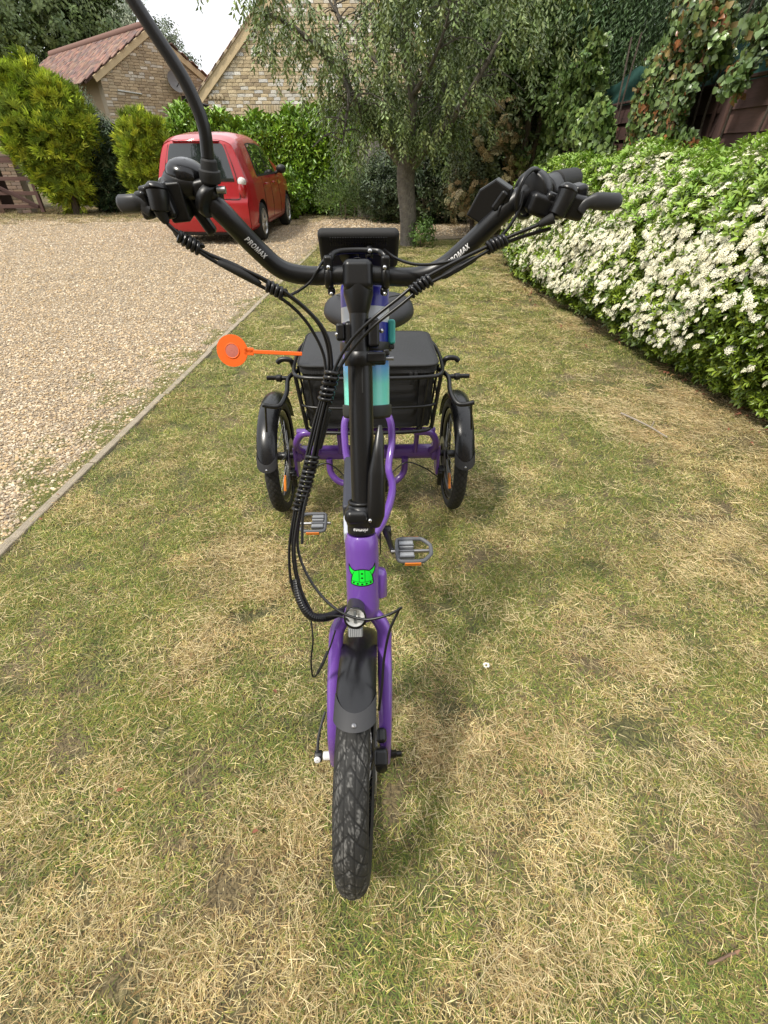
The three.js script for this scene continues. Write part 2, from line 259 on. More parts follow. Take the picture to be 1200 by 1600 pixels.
  const f = tag(new THREE.Group(), 'rough dry grass verge at the far side of the drive', 'grass', null, 'stuff'); f.name = 'rough_grass'; scene.add(f); scatter('grass_tufts', [...G.straw, ...G.mix], M.dull, F, f, 7);
  // long straw stalks lying on the lawn
  const S = [], stalk = [0, 1, 2, 3].map(k => { const c = 0.02 * (k - 1.5); return tube([V(-0.5, 0, 0), V(-0.15, 0.02, c * 2), V(0.2, 0.015, c), V(0.5, 0, -c)], t => 0.0055 - 0.0025 * t, { rad: 5, seg: 6, round: false }); });
  for (let i = 0; i < 380; i++) { const D = lerp(-0.3, 3.2, r() * Math.sqrt(r())), x = lerp(Math.max(wl(D), kerbX(D) + 0.05), Math.min(wr(D), hedgeX(D)), r()); if (spot(haySpots, x, -D) < 0.3 && r() < 0.55) continue; const s = 0.06 + 0.12 * r() * r(); S.push({ p: V(x, 0.018 + 0.014 * r(), -D), q: new THREE.Quaternion().setFromEuler(new THREE.Euler(0, r() * 6.283, (r() - 0.5) * 0.25)), s, c: lin(0.62, 0.52, 0.31).multiplyScalar(0.75 + 0.5 * r()) }); }
  const st = tag(new THREE.Group(), 'long pale straw stalks lying scattered on the lawn', 'straw', null, 'stuff'); st.name = 'straw_stalks'; scene.add(st); scatter('stalk', stalk, new THREE.MeshStandardMaterial({ roughness: 0.8 }), S, st, 8);
  // fallen leaves under the hedge and a few on the lawn
  const lf = new Soup(); lf.leaf(V(-0.5, 0.03, 0), V(1, 0.05, 0).normalize(), V(0, 1, 0), 1, 0.5, [1, 1, 1], 0.25, 0.2); const lg = lf.geo(), FL = [];
  for (let i = 0; i < 490; i++) { const near = i < 440, D = near ? lerp(1.8, 8, r()) : lerp(0, 3.5, r()), x = near ? hedgeX(D) + 0.2 - 0.55 * r() * r() : lerp(wl(D) * 0.8, Math.min(wr(D), hedgeX(D)), r()); if (near && fbm(x * 2, D * 2, 2) < 0.42) continue; if (x < kerbX(D)) continue; const b = 0.6 + 0.7 * r(), c = r() < 0.6 ? [0.24, 0.09, 0.05] : r() < 0.6 ? [0.34, 0.22, 0.09] : [0.2, 0.11, 0.06]; FL.push({ p: V(x, 0.022 + 0.012 * r(), -D), q: new THREE.Quaternion().setFromEuler(new THREE.Euler((r() - 0.5) * 0.8, r() * 6.3, (r() - 0.5) * 0.8)), s: near ? 0.02 + 0.02 * r() : 0.012 + 0.012 * r(), c: lin(c[0] * b, c[1] * b, c[2] * b) }); }
  const fl = tag(new THREE.Group(), 'red and brown fallen leaves littering the ground under the hedge', 'leaves', null, 'stuff'); fl.name = 'fallen_leaves'; scene.add(fl); scatter('fallen_leaf', [lg], M.dull, FL, fl, 9);
  // a few single things on the lawn
  const twig = thing('fallen_twig', 'thin grey twig lying on the lawn in front of the white-flowered hedge', 'twig', P(1005, 672).setY(0.02));
  { const a = P(968, 652), b = P(1040, 690), c = twig.position; part('twig_stem', tube([V(a.x - c.x, 0.01, a.z - c.z), V(0.01, 0.016, 0.01), V(b.x - c.x, 0.008, b.z - c.z)], t => 0.006 - 0.002 * t, { rad: 6 }), mat(0.30, 0.26, 0.22, 0.9), twig); part('side_shoot', tube([V(0.03, 0.014, 0.02), V(0.06, 0.03, -0.02)], 0.0025, { rad: 5 }), mat(0.30, 0.26, 0.22, 0.9), twig); }
  const petals = thing('fallen_blossom', 'small fallen white blossom lying alone on the lawn', 'blossom', P(758, 1046).setY(0.022));
  { const s = new Soup(); for (let i = 0; i < 9; i++) { const a = i * 2.4; s.leaf(V(Math.cos(a) * 0.004, 0.004 * r(), Math.sin(a) * 0.003), V(Math.cos(a), 0.3, Math.sin(a)).normalize(), V(0, 1, 0), 0.008, 0.008, [0.75, 0.74, 0.66]); } part('petals', s.geo(), M.petal, petals); }
  const bark = thing('bark_piece', 'curled brown piece of bark lying in the dry grass', 'bark', P(1122, 1503).setY(0.012));
  part('bark_curl', tube([V(-0.045, 0.006, 0.008), V(-0.01, 0.01, 0), V(0.03, 0.008, -0.012), V(0.05, 0.012, -0.016)], t => 0.0062 + 0.0012 * Math.sin(t * 17), { rad: 8, flat: 0.6 }), mat(0.2, 0.13, 0.09, 0.9), bark); bark.scale.setScalar(0.7); part('torn_end', tube([V(0.048, 0.012, -0.015), V(0.064, 0.016, -0.022)], t => 0.006 - 0.004 * t, { rad: 6 }), mat(0.3, 0.17, 0.1, 0.9), bark);
}

// ---------------------------------------------------------------- plants: sprays of leaves
const SP_ = {};
{
  const r = rng(33);
  const spray = (n, L, W, len, o = {}) => { const s = new Soup(); for (let i = 0; i < n; i++) { const u = (i + 0.5) / n, a = i * 2.4 + r(), out = o.out ?? 0.8, d = V(Math.cos(a) * out, o.rise ?? 0.5, Math.sin(a) * out).normalize(), t = (o.lo ?? 0.7) + (o.hi ?? 0.6) * r(), l = L * (0.7 + 0.6 * r()); s.leaf(V(0, u * len, 0).addScaledVector(V(Math.cos(a), 0, Math.sin(a)), 0.08 * len), d, V(0, 1, 0).addScaledVector(onSphere(r), 0.5), l, W * l / L, [t * (o.r ?? 1), t, t * (o.b ?? 1)], o.droop ?? 0.2, o.fold ?? 0.12); } return s.geo(); };
  SP_.hedge = [0, 1, 2].map(() => spray(9, 0.042, 0.019, 0.05, { rise: 0.75, out: 0.75, lo: 0.75, hi: 0.6 }));
  SP_.laurel = [0, 1, 2].map(() => spray(8, 0.12, 0.045, 0.14, { rise: 0.8, out: 0.7 }));
  SP_.broad = [0, 1, 2].map(() => spray(12, 0.085, 0.045, 0.24, { rise: 0.1, out: 0.9 }));
  SP_.pear = [0, 1, 2, 3].map(() => spray(11, 0.08, 0.036, 0.26, { rise: 0.75, out: 0.5, droop: 0.1, fold: 0.2, lo: 0.65, hi: 0.75 }));
  SP_.ivy = [0, 1, 2].map(() => spray(9, 0.085, 0.085, 0.16, { rise: 0.25, out: 0.9, droop: 0.3 }));
  SP_.dark = [0, 1, 2].map(() => spray(16, 0.07, 0.028, 0.22, { rise: 0.4, out: 0.8 }));
  SP_.willow = [0, 1, 2].map(() => spray(20, 0.075, 0.016, 0.5, { rise: 0.6, out: 0.4, droop: 0.05 }));
  const fan = (n, L) => { const s = new Soup(); for (let i = 0; i < n; i++) { const a = (i / (n - 1) - 0.5) * 2.0, d = V(Math.sin(a), Math.cos(a), (r() - 0.5) * 0.7).normalize(), t = 0.65 + 0.7 * r(); s.leaf(V(Math.sin(a) * 0.02, 0.04 * r(), 0), d, V((r() - 0.5), 0.2, 1).normalize(), L * (0.55 + 0.6 * r()), L * 0.13, [t, t, t], 0.1, 0.1); } for (let i = 0; i < n / 2; i++) { const a = (r() - 0.5) * 2.2, t = 0.6 + 0.6 * r(), b = V((r() - 0.5) * 0.12, 0.05 + 0.1 * r(), (r() - 0.5) * 0.05); s.leaf(b, V(Math.sin(a), Math.cos(a), (r() - 0.5)).normalize(), V(0, 0.2, 1), L * 0.45, L * 0.1, [t, t, t], 0.1, 0.1); } return s.geo(); };
  SP_.conifer = [0, 1, 2].map(() => fan(15, 0.26));
  const umbel = () => { const s = new Soup(); for (let i = 0; i < 34; i++) { const q = Math.sqrt((i + 0.5) / 34), a = i * 2.4, b = V(Math.cos(a) * q * 0.036, 0.014 * (1 - q * q) + 0.004 * r(), Math.sin(a) * q * 0.036), t = 0.85 + 0.25 * r(), R = 0.0065 + 0.002 * r(), tilt = V(Math.cos(a) * q * 0.8 + (r() - 0.5) * 0.6, 1, Math.sin(a) * q * 0.8 + (r() - 0.5) * 0.6).normalize(), u = tilt.clone().cross(V(1, 0, 0.3)).normalize(), w = tilt.clone().cross(u); const c = s.v(b, [0.72 * t, 0.66 * t, 0.40 * t]), ring = []; for (let k = 0; k < 10; k++) { const f = k * 0.6283, rr = k % 2 ? R * 0.62 : R; ring.push(s.v(b.clone().addScaledVector(u, Math.cos(f) * rr).addScaledVector(w, Math.sin(f) * rr).addScaledVector(tilt, 0.0015), [0.88 * t, 0.87 * t, 0.76 * t])); } for (let k = 0; k < 10; k++) s.i.push(c, ring[k], ring[(k + 1) % 10]); } return s.geo(); };
  SP_.umbel = [0, 1, 2].map(umbel);
}
const tint = (c, r, v = 0.35) => { const b = 1 - v / 2 + v * r(); return lin(c[0] * b * (0.92 + 0.16 * r()), c[1] * b, c[2] * b * (0.9 + 0.2 * r())); };
// leaves spread through ellipsoid blobs [x, y, z, rx, ry, rz] (given relative to the plant's base)
function crown(parent, name, geos, m, blobs, n, size, cols, seed, o = {}) {
  const r = rng(seed), vol = blobs.map(b => Math.pow(b[3] * b[4] * b[5], 0.66)), tot = vol.reduce((a, b) => a + b, 0), list = [];
  blobs.forEach((b, k) => {
    const c = Math.round(n * vol[k] / tot);
    for (let i = 0; i < c; i++) {
      const d = onSphere(r), lump = 0.78 + 0.44 * fbm(d.x * 2.2 + k * 7.3 + seed, d.y * 2.2 + d.z * 1.9, 3), q = Math.pow(r(), o.shell ?? 0.35) * lump;
      const p = V(b[0] + d.x * b[3] * q, b[1] + d.y * b[4] * q, b[2] + d.z * b[5] * q);
      if (p.y < (o.floor ?? 0.03)) continue;
      if (o.gap && fbm(p.x * o.gap + 5, p.y * o.gap + p.z * o.gap * 0.7, 3) < (o.open ?? 0.4)) continue;
      const nrm = V(d.x / b[3], d.y / b[4], d.z / b[5]).normalize();
      const dir = o.hang ? V(d.x * 0.35 + (r() - 0.5) * 0.5, -1, d.z * 0.35 + (r() - 0.5) * 0.5).normalize() : nrm.multiplyScalar(o.out ?? 0.8).add(V(0, o.rise ?? 0.35, 0)).addScaledVector(onSphere(r), o.mess ?? 0.6).normalize();
      list.push({ p, q: qTo(dir, r() * 6.283), s: size * (0.7 + 0.6 * r()), c: tint(cols[Math.floor(r() * cols.length)], r) });
    }
  });
  scatter(name, geos, m, list, parent, seed);
}
const barkTex = noiseTex(256, (u, v) => { const n = 0.6 * tfbm(u, v * 0.999, 8, 5) + 0.4 * tnoise(u, (v * 0.25) % 1, 40); return [n, n, n]; });
const barkMat = (c) => { const t = noiseTex(256, (u, v) => { const k = 0.45 + 1.1 * tfbm(u, v, 6, 5); return [c[0] * k, c[1] * k, c[2] * k]; }, true); t.repeat.set(3, 6); const b = barkTex.clone(); b.repeat.set(3, 6); return new THREE.MeshStandardMaterial({ map: t, bumpMap: b, bumpScale: 0.02, roughness: 0.95 }); };
const barkBrown = barkMat([0.15, 0.115, 0.085]), barkGrey = barkMat([0.17, 0.15, 0.125]);
// base point on the ground from a pixel column and a distance
const at = (px, D) => { const X = (px - 600) / FOC, fw = D, t = (D - 0) , z = D * CP + CAM_H * SP; return V(X * z, 0, -D); };
// metres: pixel width at a distance, height above ground of a pixel row
const hAt = (py, D) => P(600, py, D).y, wAt = (px, D) => px / FOC * (D * CP);
function plant(name, label, px, D, o) {
  const g = thing(name, label, o.category || 'shrub', at(px, D), 0, o.group);
  const r = rng(o.seed);
  for (let i = 0; i < (o.stems || 1); i++) { const a = r() * 6.28, q = (o.stems || 1) > 1 ? 0.12 + 0.2 * r() : 0, H = o.trunk[0], b = V(Math.cos(a) * q, -0.03, Math.sin(a) * q); part('trunk', tube([b, b.clone().add(V(Math.cos(a) * 0.1 * H, H * 0.5, Math.sin(a) * 0.1 * H)), b.clone().add(V(Math.cos(a) * 0.16 * H, H, Math.sin(a) * 0.12 * H))], t => o.trunk[1] * (1 - 0.6 * t), { rad: 8 }), o.bark || barkBrown, g); }
  for (const c of o.crowns) crown(g, c.name || 'crown', c.geos, c.mat || M.leaf, c.blobs, c.n, c.size, c.cols, o.seed + (c.seed || 0), c);
  return g;
}

// ---------------------------------------------------------------- houses
function gableWall(g, name, o, W, He, Ha, seed, hole) {
  // wall in local x (0..W), y, thickness behind z=0; eaves He, apex Ha; blocks laid in courses in front
  const s = new THREE.Shape([[0, 0], [W, 0], [W, He], [W / 2, Ha], [0, He]].map(p => new THREE.Vector2(...p)));
  if (hole) { const h = new THREE.Path([[hole[0], hole[1]], [hole[0], hole[3]], [hole[2], hole[3]], [hole[2], hole[1]]].map(p => new THREE.Vector2(...p))); s.holes.push(h); }
  const geo = new THREE.ExtrudeGeometry(s, { depth: 0.28, bevelEnabled: false }); geo.translate(0, 0, -0.29);
  const wall = part(name, geo, mat(...o.mortar, 0.95), g);
  const r = rng(seed), list = [], H = o.course, top = x => He + (Ha - He) * (1 - Math.abs(x - W / 2) / (W / 2));
  for (let y = o.from; y < Ha; y += H) {
    let x = -H * r();
    while (x < W) {
      const L = o.len * (0.75 + 0.6 * r()), x0 = Math.max(x, 0), x1 = Math.min(x + L, W); x += L;
      if (x1 - x0 < 0.05 || y + H > Math.min(top(x0), top(x1)) + 0.03) continue;
      if (hole && x1 > hole[0] - 0.02 && x0 < hole[2] + 0.02 && y + H > hole[1] && y < hole[3] + 0.24) continue;
      const c = o.cols[Math.floor(Math.pow(r(), 1.2) * o.cols.length)], b = 0.82 + 0.36 * r();
      list.push({ p: V((x0 + x1) / 2, y + H / 2, -0.008 + 0.012 * r()), q: new THREE.Quaternion(), s: V(x1 - x0 - 0.012, H - 0.012, 0.03), c: lin(c[0] * b, c[1] * b, c[2] * b) });
    }
  }
  if (hole) for (let x = hole[0] - 0.1; x < hole[2] + 0.1; x += 0.085) list.push({ p: V(x + 0.04, hole[3] + 0.12, 0), q: new THREE.Quaternion(), s: V(0.075, 0.22, 0.03), c: tint([0.5, 0.4, 0.26], r) });
  const bt = noiseTex(128, (u, v) => { const n = tfbm(u, v, 6, 4); return [n, n, n]; });
  scatter('blocks', [rbox(1, 1, 1, 0.08, 1)], new THREE.MeshStandardMaterial({ roughness: 0.92, bumpMap: bt, bumpScale: 0.01 }), list, wall, seed);
  return wall;
}
function roofSlope(g, a, b, down, len, m, seed, label) {             // tiles: ridge a->b, slope vector down (unit), tiles merged
  const part0 = new THREE.Group(); part0.name = 'roof_slope'; g.add(part0);
  const al = b.clone().sub(a), L = al.length(); al.normalize(); const n = al.clone().cross(down).normalize(); if (n.y < 0) n.negate();
  const mid = a.clone().addScaledVector(al, L / 2).addScaledVector(down, len / 2).addScaledVector(n, -0.05);
  part('roof_deck', basis(rbox(L, 0.06, len, 0.01), mid, al, n, down.clone().multiplyScalar(al.clone().cross(n).dot(down) > 0 ? 1 : -1)), mat(0.1, 0.06, 0.045, 0.9), part0);
  const r = rng(seed), list = [], cols = [[0.19, 0.10, 0.075], [0.24, 0.13, 0.095], [0.16, 0.09, 0.072], [0.22, 0.135, 0.10], [0.14, 0.09, 0.078]];
  const q = new THREE.Quaternion().setFromRotationMatrix(new THREE.Matrix4().makeBasis(al, n, al.clone().cross(n))); const tiltq = new THREE.Quaternion().setFromAxisAngle(al, (al.clone().cross(n).dot(down) > 0 ? 1 : -1) * 0.1);
  for (let v = 0.1, k = 0; v < len; v += 0.19, k++) for (let u = (k % 2) * 0.12; u < L; u += 0.24) list.push({ p: a.clone().addScaledVector(al, u).addScaledVector(down, v).addScaledVector(n, 0.004 + 0.012 * r()), q: tiltq.clone().multiply(q), s: V(0.228, 0.022, 0.25), c: tint(cols[Math.floor(r() * cols.length)], r, 0.4) });
  scatter('tiles', [rbox(1, 1, 1, 0.06, 1)], new THREE.MeshStandardMaterial({ roughness: 0.9 }), list, part0, seed);
  part('ridge_tiles', tube([a.clone().addScaledVector(n, 0.03), b.clone().addScaledVector(n, 0.03)], 0.11, { rad: 10 }), m, part0);
}
const cream = mat(0.56, 0.43, 0.25, 0.7), ridgeMat = mat(0.18, 0.10, 0.078, 0.9), gutterMat = mat(0.012, 0.012, 0.013, 0.4), whitePaint = mat(0.78, 0.78, 0.76, 0.4), glassMat = new THREE.MeshPhysicalMaterial({ color: lin(0.02, 0.025, 0.03), roughness: 0.05, clearcoat: 1 });
{
  // nearer house: big buff gable behind the laurel hedge
  const base = V(-5.72, 0, -20), W = 7.9, He = 2.92, Ha = He + W / 2 * 0.86;
  const g = thing('gable_house', 'buff block house with tall cream-edged gable above the laurel hedge', 'house', base);
  const buff = { mortar: [0.52, 0.45, 0.34], course: 0.086, len: 0.225, from: 1.5, cols: [[0.53, 0.42, 0.255], [0.57, 0.46, 0.29], [0.49, 0.385, 0.235], [0.55, 0.44, 0.275], [0.6, 0.5, 0.34], [0.64, 0.58, 0.48], [0.66, 0.62, 0.54], [0.72, 0.69, 0.63], [0.37, 0.285, 0.18]] };
  const win = [1.45, 1.05, 4.0, 2.36];
  gableWall(g, 'gable_wall', buff, W, He, Ha, 41, win);
  part('side_wall', boxAt(0.28, He, 9, 0.14, He / 2, -4.8, 0.01), mat(0.47, 0.38, 0.26, 0.95), g); part('side_wall', boxAt(0.28, He, 9, W - 0.14, He / 2, -4.8, 0.01), mat(0.47, 0.38, 0.26, 0.95), g);
  const up = V(W / 2, Ha - He, 0).normalize();
  for (const s of [-1, 1]) {
    const e = s < 0 ? V(-0.28, He - 0.24, 0) : V(W + 0.28, He - 0.24, 0), a = V(W / 2, Ha, 0), nr = V(-s * -up.y, up.x, 0);
    part('barge_board', beam(e.clone().add(V(0, 0.02, 0.06)), a.clone().add(V(0, 0.02, 0.06)), 0.05, 0.24, V(-s * 0.65, 0.75, 0).normalize(), 0.01), cream, g);
    part('verge_strip', beam(e.clone().add(V(0, 0.19, 0.05)), a.clone().add(V(0, 0.19, 0.05)), 0.14, 0.07, V(-s * 0.65, 0.75, 0).normalize(), 0.01), mat(0.42, 0.33, 0.22, 0.8), g);
    roofSlope(g, V(W / 2, Ha + 0.2, 0.03), V(W / 2, Ha + 0.2, -9.4), V(s * up.x, -up.y, 0), 5.6, ridgeMat, 44 + s);
    part('gutter', tube([V(s < 0 ? -0.36 : W + 0.36, He - 0.3, 0.05), V(s < 0 ? -0.36 : W + 0.36, He - 0.3, -9.3)], 0.07, { rad: 8 }), gutterMat, g);
  }
  const f = new THREE.Group(); f.name = 'window'; g.add(f); const [x0, y0, x1, y1] = win;
  part('frame', [boxAt(x1 - x0, 0.07, 0.07, (x0 + x1) / 2, y1 - 0.035, -0.04), boxAt(x1 - x0, 0.07, 0.07, (x0 + x1) / 2, y0 + 0.035, -0.04), ...[0, 1, 2, 3].map(k => boxAt(0.07, y1 - y0 - 0.145, 0.066, lerp(x0 + 0.035, x1 - 0.035, k / 3), (y0 + y1) / 2, -0.041))], whitePaint, f);
  for (let k = 0; k < 3; k++) { const w = (x1 - x0 - 0.07) / 3; part('pane', boxAt(w - 0.06, y1 - y0 - 0.14, 0.02, x0 + 0.035 + w * (k + 0.5), (y0 + y1) / 2, -0.055, 0.002), glassMat, f); }
  part('sill', boxAt(x1 - x0 + 0.2, 0.06, 0.2, (x0 + x1) / 2, y0 - 0.035, 0.0), whitePaint, f);
  part('corbel', [0, 1, 2, 3].map(k => boxAt(0.07, 0.09, 0.05, 0.12 + k * 0.13, He - 0.13, 0.035, 0.005)), mat(0.44, 0.35, 0.22, 0.9), g);
}
{
  // farther house: tiled roof and smaller gable turned to the right
  const g = thing('tiled_house', 'brick house with red brown tiled roof and lamp on its gable', 'house', V(-9.02, 0, -20), 0.838);
  const W = 4.0, He = 3.33, Ha = 4.5;
  gableWall(g, 'gable_wall', { mortar: [0.46, 0.385, 0.28], course: 0.076, len: 0.21, from: 1.2, cols: [[0.46, 0.35, 0.22], [0.50, 0.385, 0.245], [0.43, 0.325, 0.205], [0.51, 0.405, 0.27], [0.6, 0.53, 0.43], [0.40, 0.30, 0.195]] }, W, He, Ha, 51);
  part('side_wall', boxAt(0.28, He, 8, 0.14, He / 2, -4.3, 0.01), mat(0.4, 0.31, 0.2, 0.95), g); part('side_wall', boxAt(0.28, He, 8, W - 0.14, He / 2, -4.3, 0.01), mat(0.4, 0.31, 0.2, 0.95), g);
  const up = V(W / 2, Ha - He, 0).normalize();
  for (const s of [-1, 1]) {
    const e = s < 0 ? V(-0.2, He - 0.13, 0) : V(W + 0.2, He - 0.13, 0), a = V(W / 2, Ha, 0);
    part('barge_board', beam(e.clone().add(V(0, 0, 0.06)), a.clone().add(V(0, 0, 0.06)), 0.05, 0.17, V(-s * 0.55, 0.83, 0).normalize(), 0.01), cream, g);
    roofSlope(g, V(W / 2, Ha + 0.13, 0.06), V(W / 2, Ha + 0.13, -8.6), V(s * up.x, -up.y, 0), 2.95, ridgeMat, 54 + s);
  }
  const lamp = new THREE.Group(); lamp.name = 'wall_lamp'; g.add(lamp);
  part('lamp_bracket', [boxAt(0.08, 0.14, 0.04, 2.75, 2.9, 0.04), boxAt(0.03, 0.03, 0.16, 2.75, 2.94, 0.12)], gutterMat, lamp); part('lamp_hood', basis(lathe([[0.02, 0.1], [0.1, 0.03], [0.11, -0.04], [0.05, -0.09], [0.001, -0.1]], 16), V(2.75, 2.88, 0.22), V(1, 0, 0), V(0, 1, 0), V(0, 0, 1)), gutterMat, lamp);
  part('conduit', tube([V(0.45, 2.98, 0.04), V(1.25, 2.93, 0.04)], 0.022, { rad: 6 }), mat(0.5, 0.5, 0.46, 0.6), g);
  const dish = new THREE.Group(); dish.name = 'satellite_dish'; g.add(dish); part('dish_bowl', basis(lathe([[0.001, 0], [0.15, 0.015], [0.3, 0.07], [0.305, 0.08]], 24), V(2.5, 3.3, 0.16), V(1, 0, 0), V(0, 0.3, 0.95), V(0, -0.95, 0.3)), mat(0.15, 0.145, 0.14, 0.6), dish); part('dish_arm', tube([V(2.5, 3.15, 0.02), V(2.5, 3.23, 0.3), V(2.5, 3.35, 0.45)], 0.015), gutterMat, dish);
}

{
  // unseen house added behind the viewer to keep bright sky off lens-facing surfaces
  const W = 13, He = 4.9, g = thing('added_house', 'unseen two-storey buff brick house added behind the viewer to block sky light', 'house', V(7.5, 0, 4.6), Math.PI);
  gableWall(g, 'front_wall', { mortar: [0.40, 0.33, 0.24], course: 0.3, len: 0.7, from: 0.05, cols: [[0.36, 0.28, 0.18], [0.40, 0.31, 0.2], [0.33, 0.26, 0.17]] }, W, He, He + 2.6, 57);
  for (const [x, y] of [[3, 1.5], [9.5, 1.5], [3, 3.7], [6.4, 3.7], [9.5, 3.7]]) { const f = new THREE.Group(); f.name = 'window'; g.add(f); part('frame', [boxAt(1.5, 0.08, 0.06, x, y + 0.5, 0.05), boxAt(1.5, 0.08, 0.06, x, y - 0.5, 0.05), boxAt(0.08, 0.9, 0.055, x - 0.71, y, 0.05), boxAt(0.08, 0.9, 0.055, x + 0.71, y, 0.05)], whitePaint, f); part('pane', boxAt(1.36, 0.94, 0.02, x, y, 0.032, 0.002), glassMat, f); }
  const d = new THREE.Group(); d.name = 'door'; g.add(d); part('door_leaf', boxAt(0.95, 2.05, 0.06, 6.4, 1.03, 0.045), mat(0.05, 0.08, 0.06, 0.5), d); part('handle', boxAt(0.03, 0.14, 0.05, 6.75, 1.0, 0.1), M.dullsteel, d);
}

// ---------------------------------------------------------------- fence on the right, gate on the left, fence behind the tree
const fenceWood = [0, 1, 2].map(k => { const c = [[0.105, 0.050, 0.040], [0.12, 0.06, 0.046], [0.092, 0.045, 0.038]][k]; const t = noiseTex(256, (u, v) => { const n = 0.6 + 0.5 * tfbm(u, v, 4, 5) + 0.25 * (tnoise((u * 0.25) % 1, v, 64) - 0.5); return [c[0] * n, c[1] * n, c[2] * n]; }, true); t.repeat.set(1, 1); return new THREE.MeshStandardMaterial({ map: t, bumpMap: t, bumpScale: 0.006, roughness: 0.85 }); });
{
  const X = 3.35, fence = thing('panel_fence', 'brown lapped timber panel fence behind the white-flowered hedge', 'fence', V(X, 0, -9.5));
  const r = rng(61);
  for (let k = 0; k < 8; k++) {
    const z0 = 7.3 - k * 1.9, z1 = z0 - 1.8, top = 1.86 + 0.03 * (r() - 0.5);
    part('fence_post', boxAt(0.09, 1.98, 0.09, 0.0, 0.97, z0 + 0.05, 0.008), fenceWood[2], fence);
    for (let b = 0; b < 10; b++) { const y = top - 0.09 - b * 0.178, w = 0.006 * (r() - 0.5); part('lap_board', beam(V(-0.03 + w, y + w, z0), V(-0.03 - w, y - w + 0.01 * (r() - 0.5), z1), 0.016, 0.205, V(0.15, 1, 0).normalize(), 0.003), fenceWood[Math.floor(r() * 3)], fence); }
    for (const u of [0.02, 0.5, 0.98]) part('batten', boxAt(0.02, 1.8, 0.036, -0.062, top - 0.9, lerp(z0 - 0.02, z1 + 0.02, u), 0.003), fenceWood[1], fence);
    part('capping', boxAt(0.07, 0.025, 1.78, -0.03, top + 0.03, (z0 + z1) / 2, 0.004), fenceWood[0], fence);
  }
  // green mesh screening above the fence, slack between thin stakes
  const net = thing('mesh_screen', 'dark green windbreak mesh sagging above the timber fence', 'screen', V(X + 0.1, 0, -9.5)), gm = new THREE.MeshStandardMaterial({ color: lin(0.022, 0.085, 0.07), roughness: 0.75, side: THREE.DoubleSide });
  const n = 120, ps = [], ix = []; for (let i = 0; i <= n; i++) for (let j = 0; j <= 8; j++) { const u = i / n, v = j / 8, sag = 0.1 * Math.abs(Math.sin(u * Math.PI * 7)); ps.push(0.03 * Math.sin(u * 60 + v * 5) + 0.02 * Math.sin(v * 14 + u * 90), 1.72 + v * (0.62 - sag + 0.08 * Math.sin(u * 9)), 6.6 - 13.4 * u); } for (let i = 0; i < n; i++) for (let j = 0; j < 8; j++) { const a = i * 9 + j; ix.push(a, a + 1, a + 9, a + 9, a + 1, a + 10); }
  const g = new THREE.BufferGeometry(); g.setAttribute('position', new THREE.Float32BufferAttribute(ps, 3)); g.setIndex(ix); g.computeVertexNormals(); part('netting', g, gm, net);
  for (let k = 0; k < 8; k++) part('stake', tube([V(0.07, -0.03, 6.6 - k * 1.91), V(0.07, 2.36, 6.6 - k * 1.91)], 0.014, { rad: 6 }), fenceWood[1], net);
}
{
  const D = 15.2, c = at(20, D), g = thing('field_gate', 'brown timber bar gate standing open against the brick pier', 'gate', c), x = px => at(px, D).x - c.x;
  const xr = wAt(54, D) , W = 2.3, x1 = xr, x0 = xr - W, gm = fenceWood[0];
  part('gate_stile', boxAt(0.09, 1.5, 0.075, x1, 0.82, 0), gm, g); part('gate_stile', boxAt(0.09, 1.3, 0.075, x0, 0.72, 0), gm, g);
  for (const [y, h] of [[1.22, 0.13], [0.82, 0.085], [0.5, 0.085], [0.2, 0.085]]) part('gate_rail', boxAt(W - 0.1, h, 0.04, (x0 + x1) / 2, y, 0), fenceWood[1], g);
  part('gate_brace', beam(V(x1 - 0.06, 0.2, 0.045), V(x0 + 0.2, 1.2, 0.045), 0.03, 0.09, V(0, 1, 0.2)), fenceWood[2], g);
  const dD = 15.75, dc = at(8, dD), shed = thing('plank_shed', 'dark plank shed side half hidden behind the bar gate', 'shed', dc);
  for (let k = 0; k < 9; k++) part('plank', boxAt(0.2, 2.0, 0.03, -1.75 + k * 0.208, 0.98, 0.004 * (k % 2)), [mat(0.13, 0.075, 0.05, 0.9), mat(0.105, 0.06, 0.042, 0.9), mat(0.15, 0.09, 0.06, 0.9)][k % 3], shed);
  part('shed_roof', basis(rbox(2.3, 0.06, 1.2, 0.02), V(-0.85, 2.06, -0.4), V(1, 0, 0), V(0, 0.95, -0.3), V(0, 0.3, 0.95)), mat(0.05, 0.05, 0.045, 0.95), shed); part('shed_back', boxAt(1.8, 1.9, 0.05, -0.85, 0.95, -0.9), mat(0.09, 0.055, 0.04, 0.9), shed);
  const pc = at(45, 15.7), pier = thing('brick_pier', 'narrow weathered brick pier behind the bar gate', 'pier', pc), r = rng(66);
  part('pier_core', boxAt(0.36, 1.72, 0.3, 0, 0.85, -0.02), mat(0.36, 0.31, 0.25, 0.95), pier);
  for (let k = 0; k < 21; k++) for (let j = 0; j < 2; j++) { const off = k % 2 ? 0.06 : -0.06; part('brick', boxAt(j ? 0.2 - off - 0.006 : 0.2 + off - 0.006, 0.07, 0.04, j ? (0.2 + off) / 2 + 0.003 : -(0.2 - off) / 2 - 0.003 + off * 0, 0.05 + k * 0.08, 0.145, 0.006), mat(...tint([0.30, 0.22, 0.16], r, 0.5).toArray(), 0.92), pier); }
}
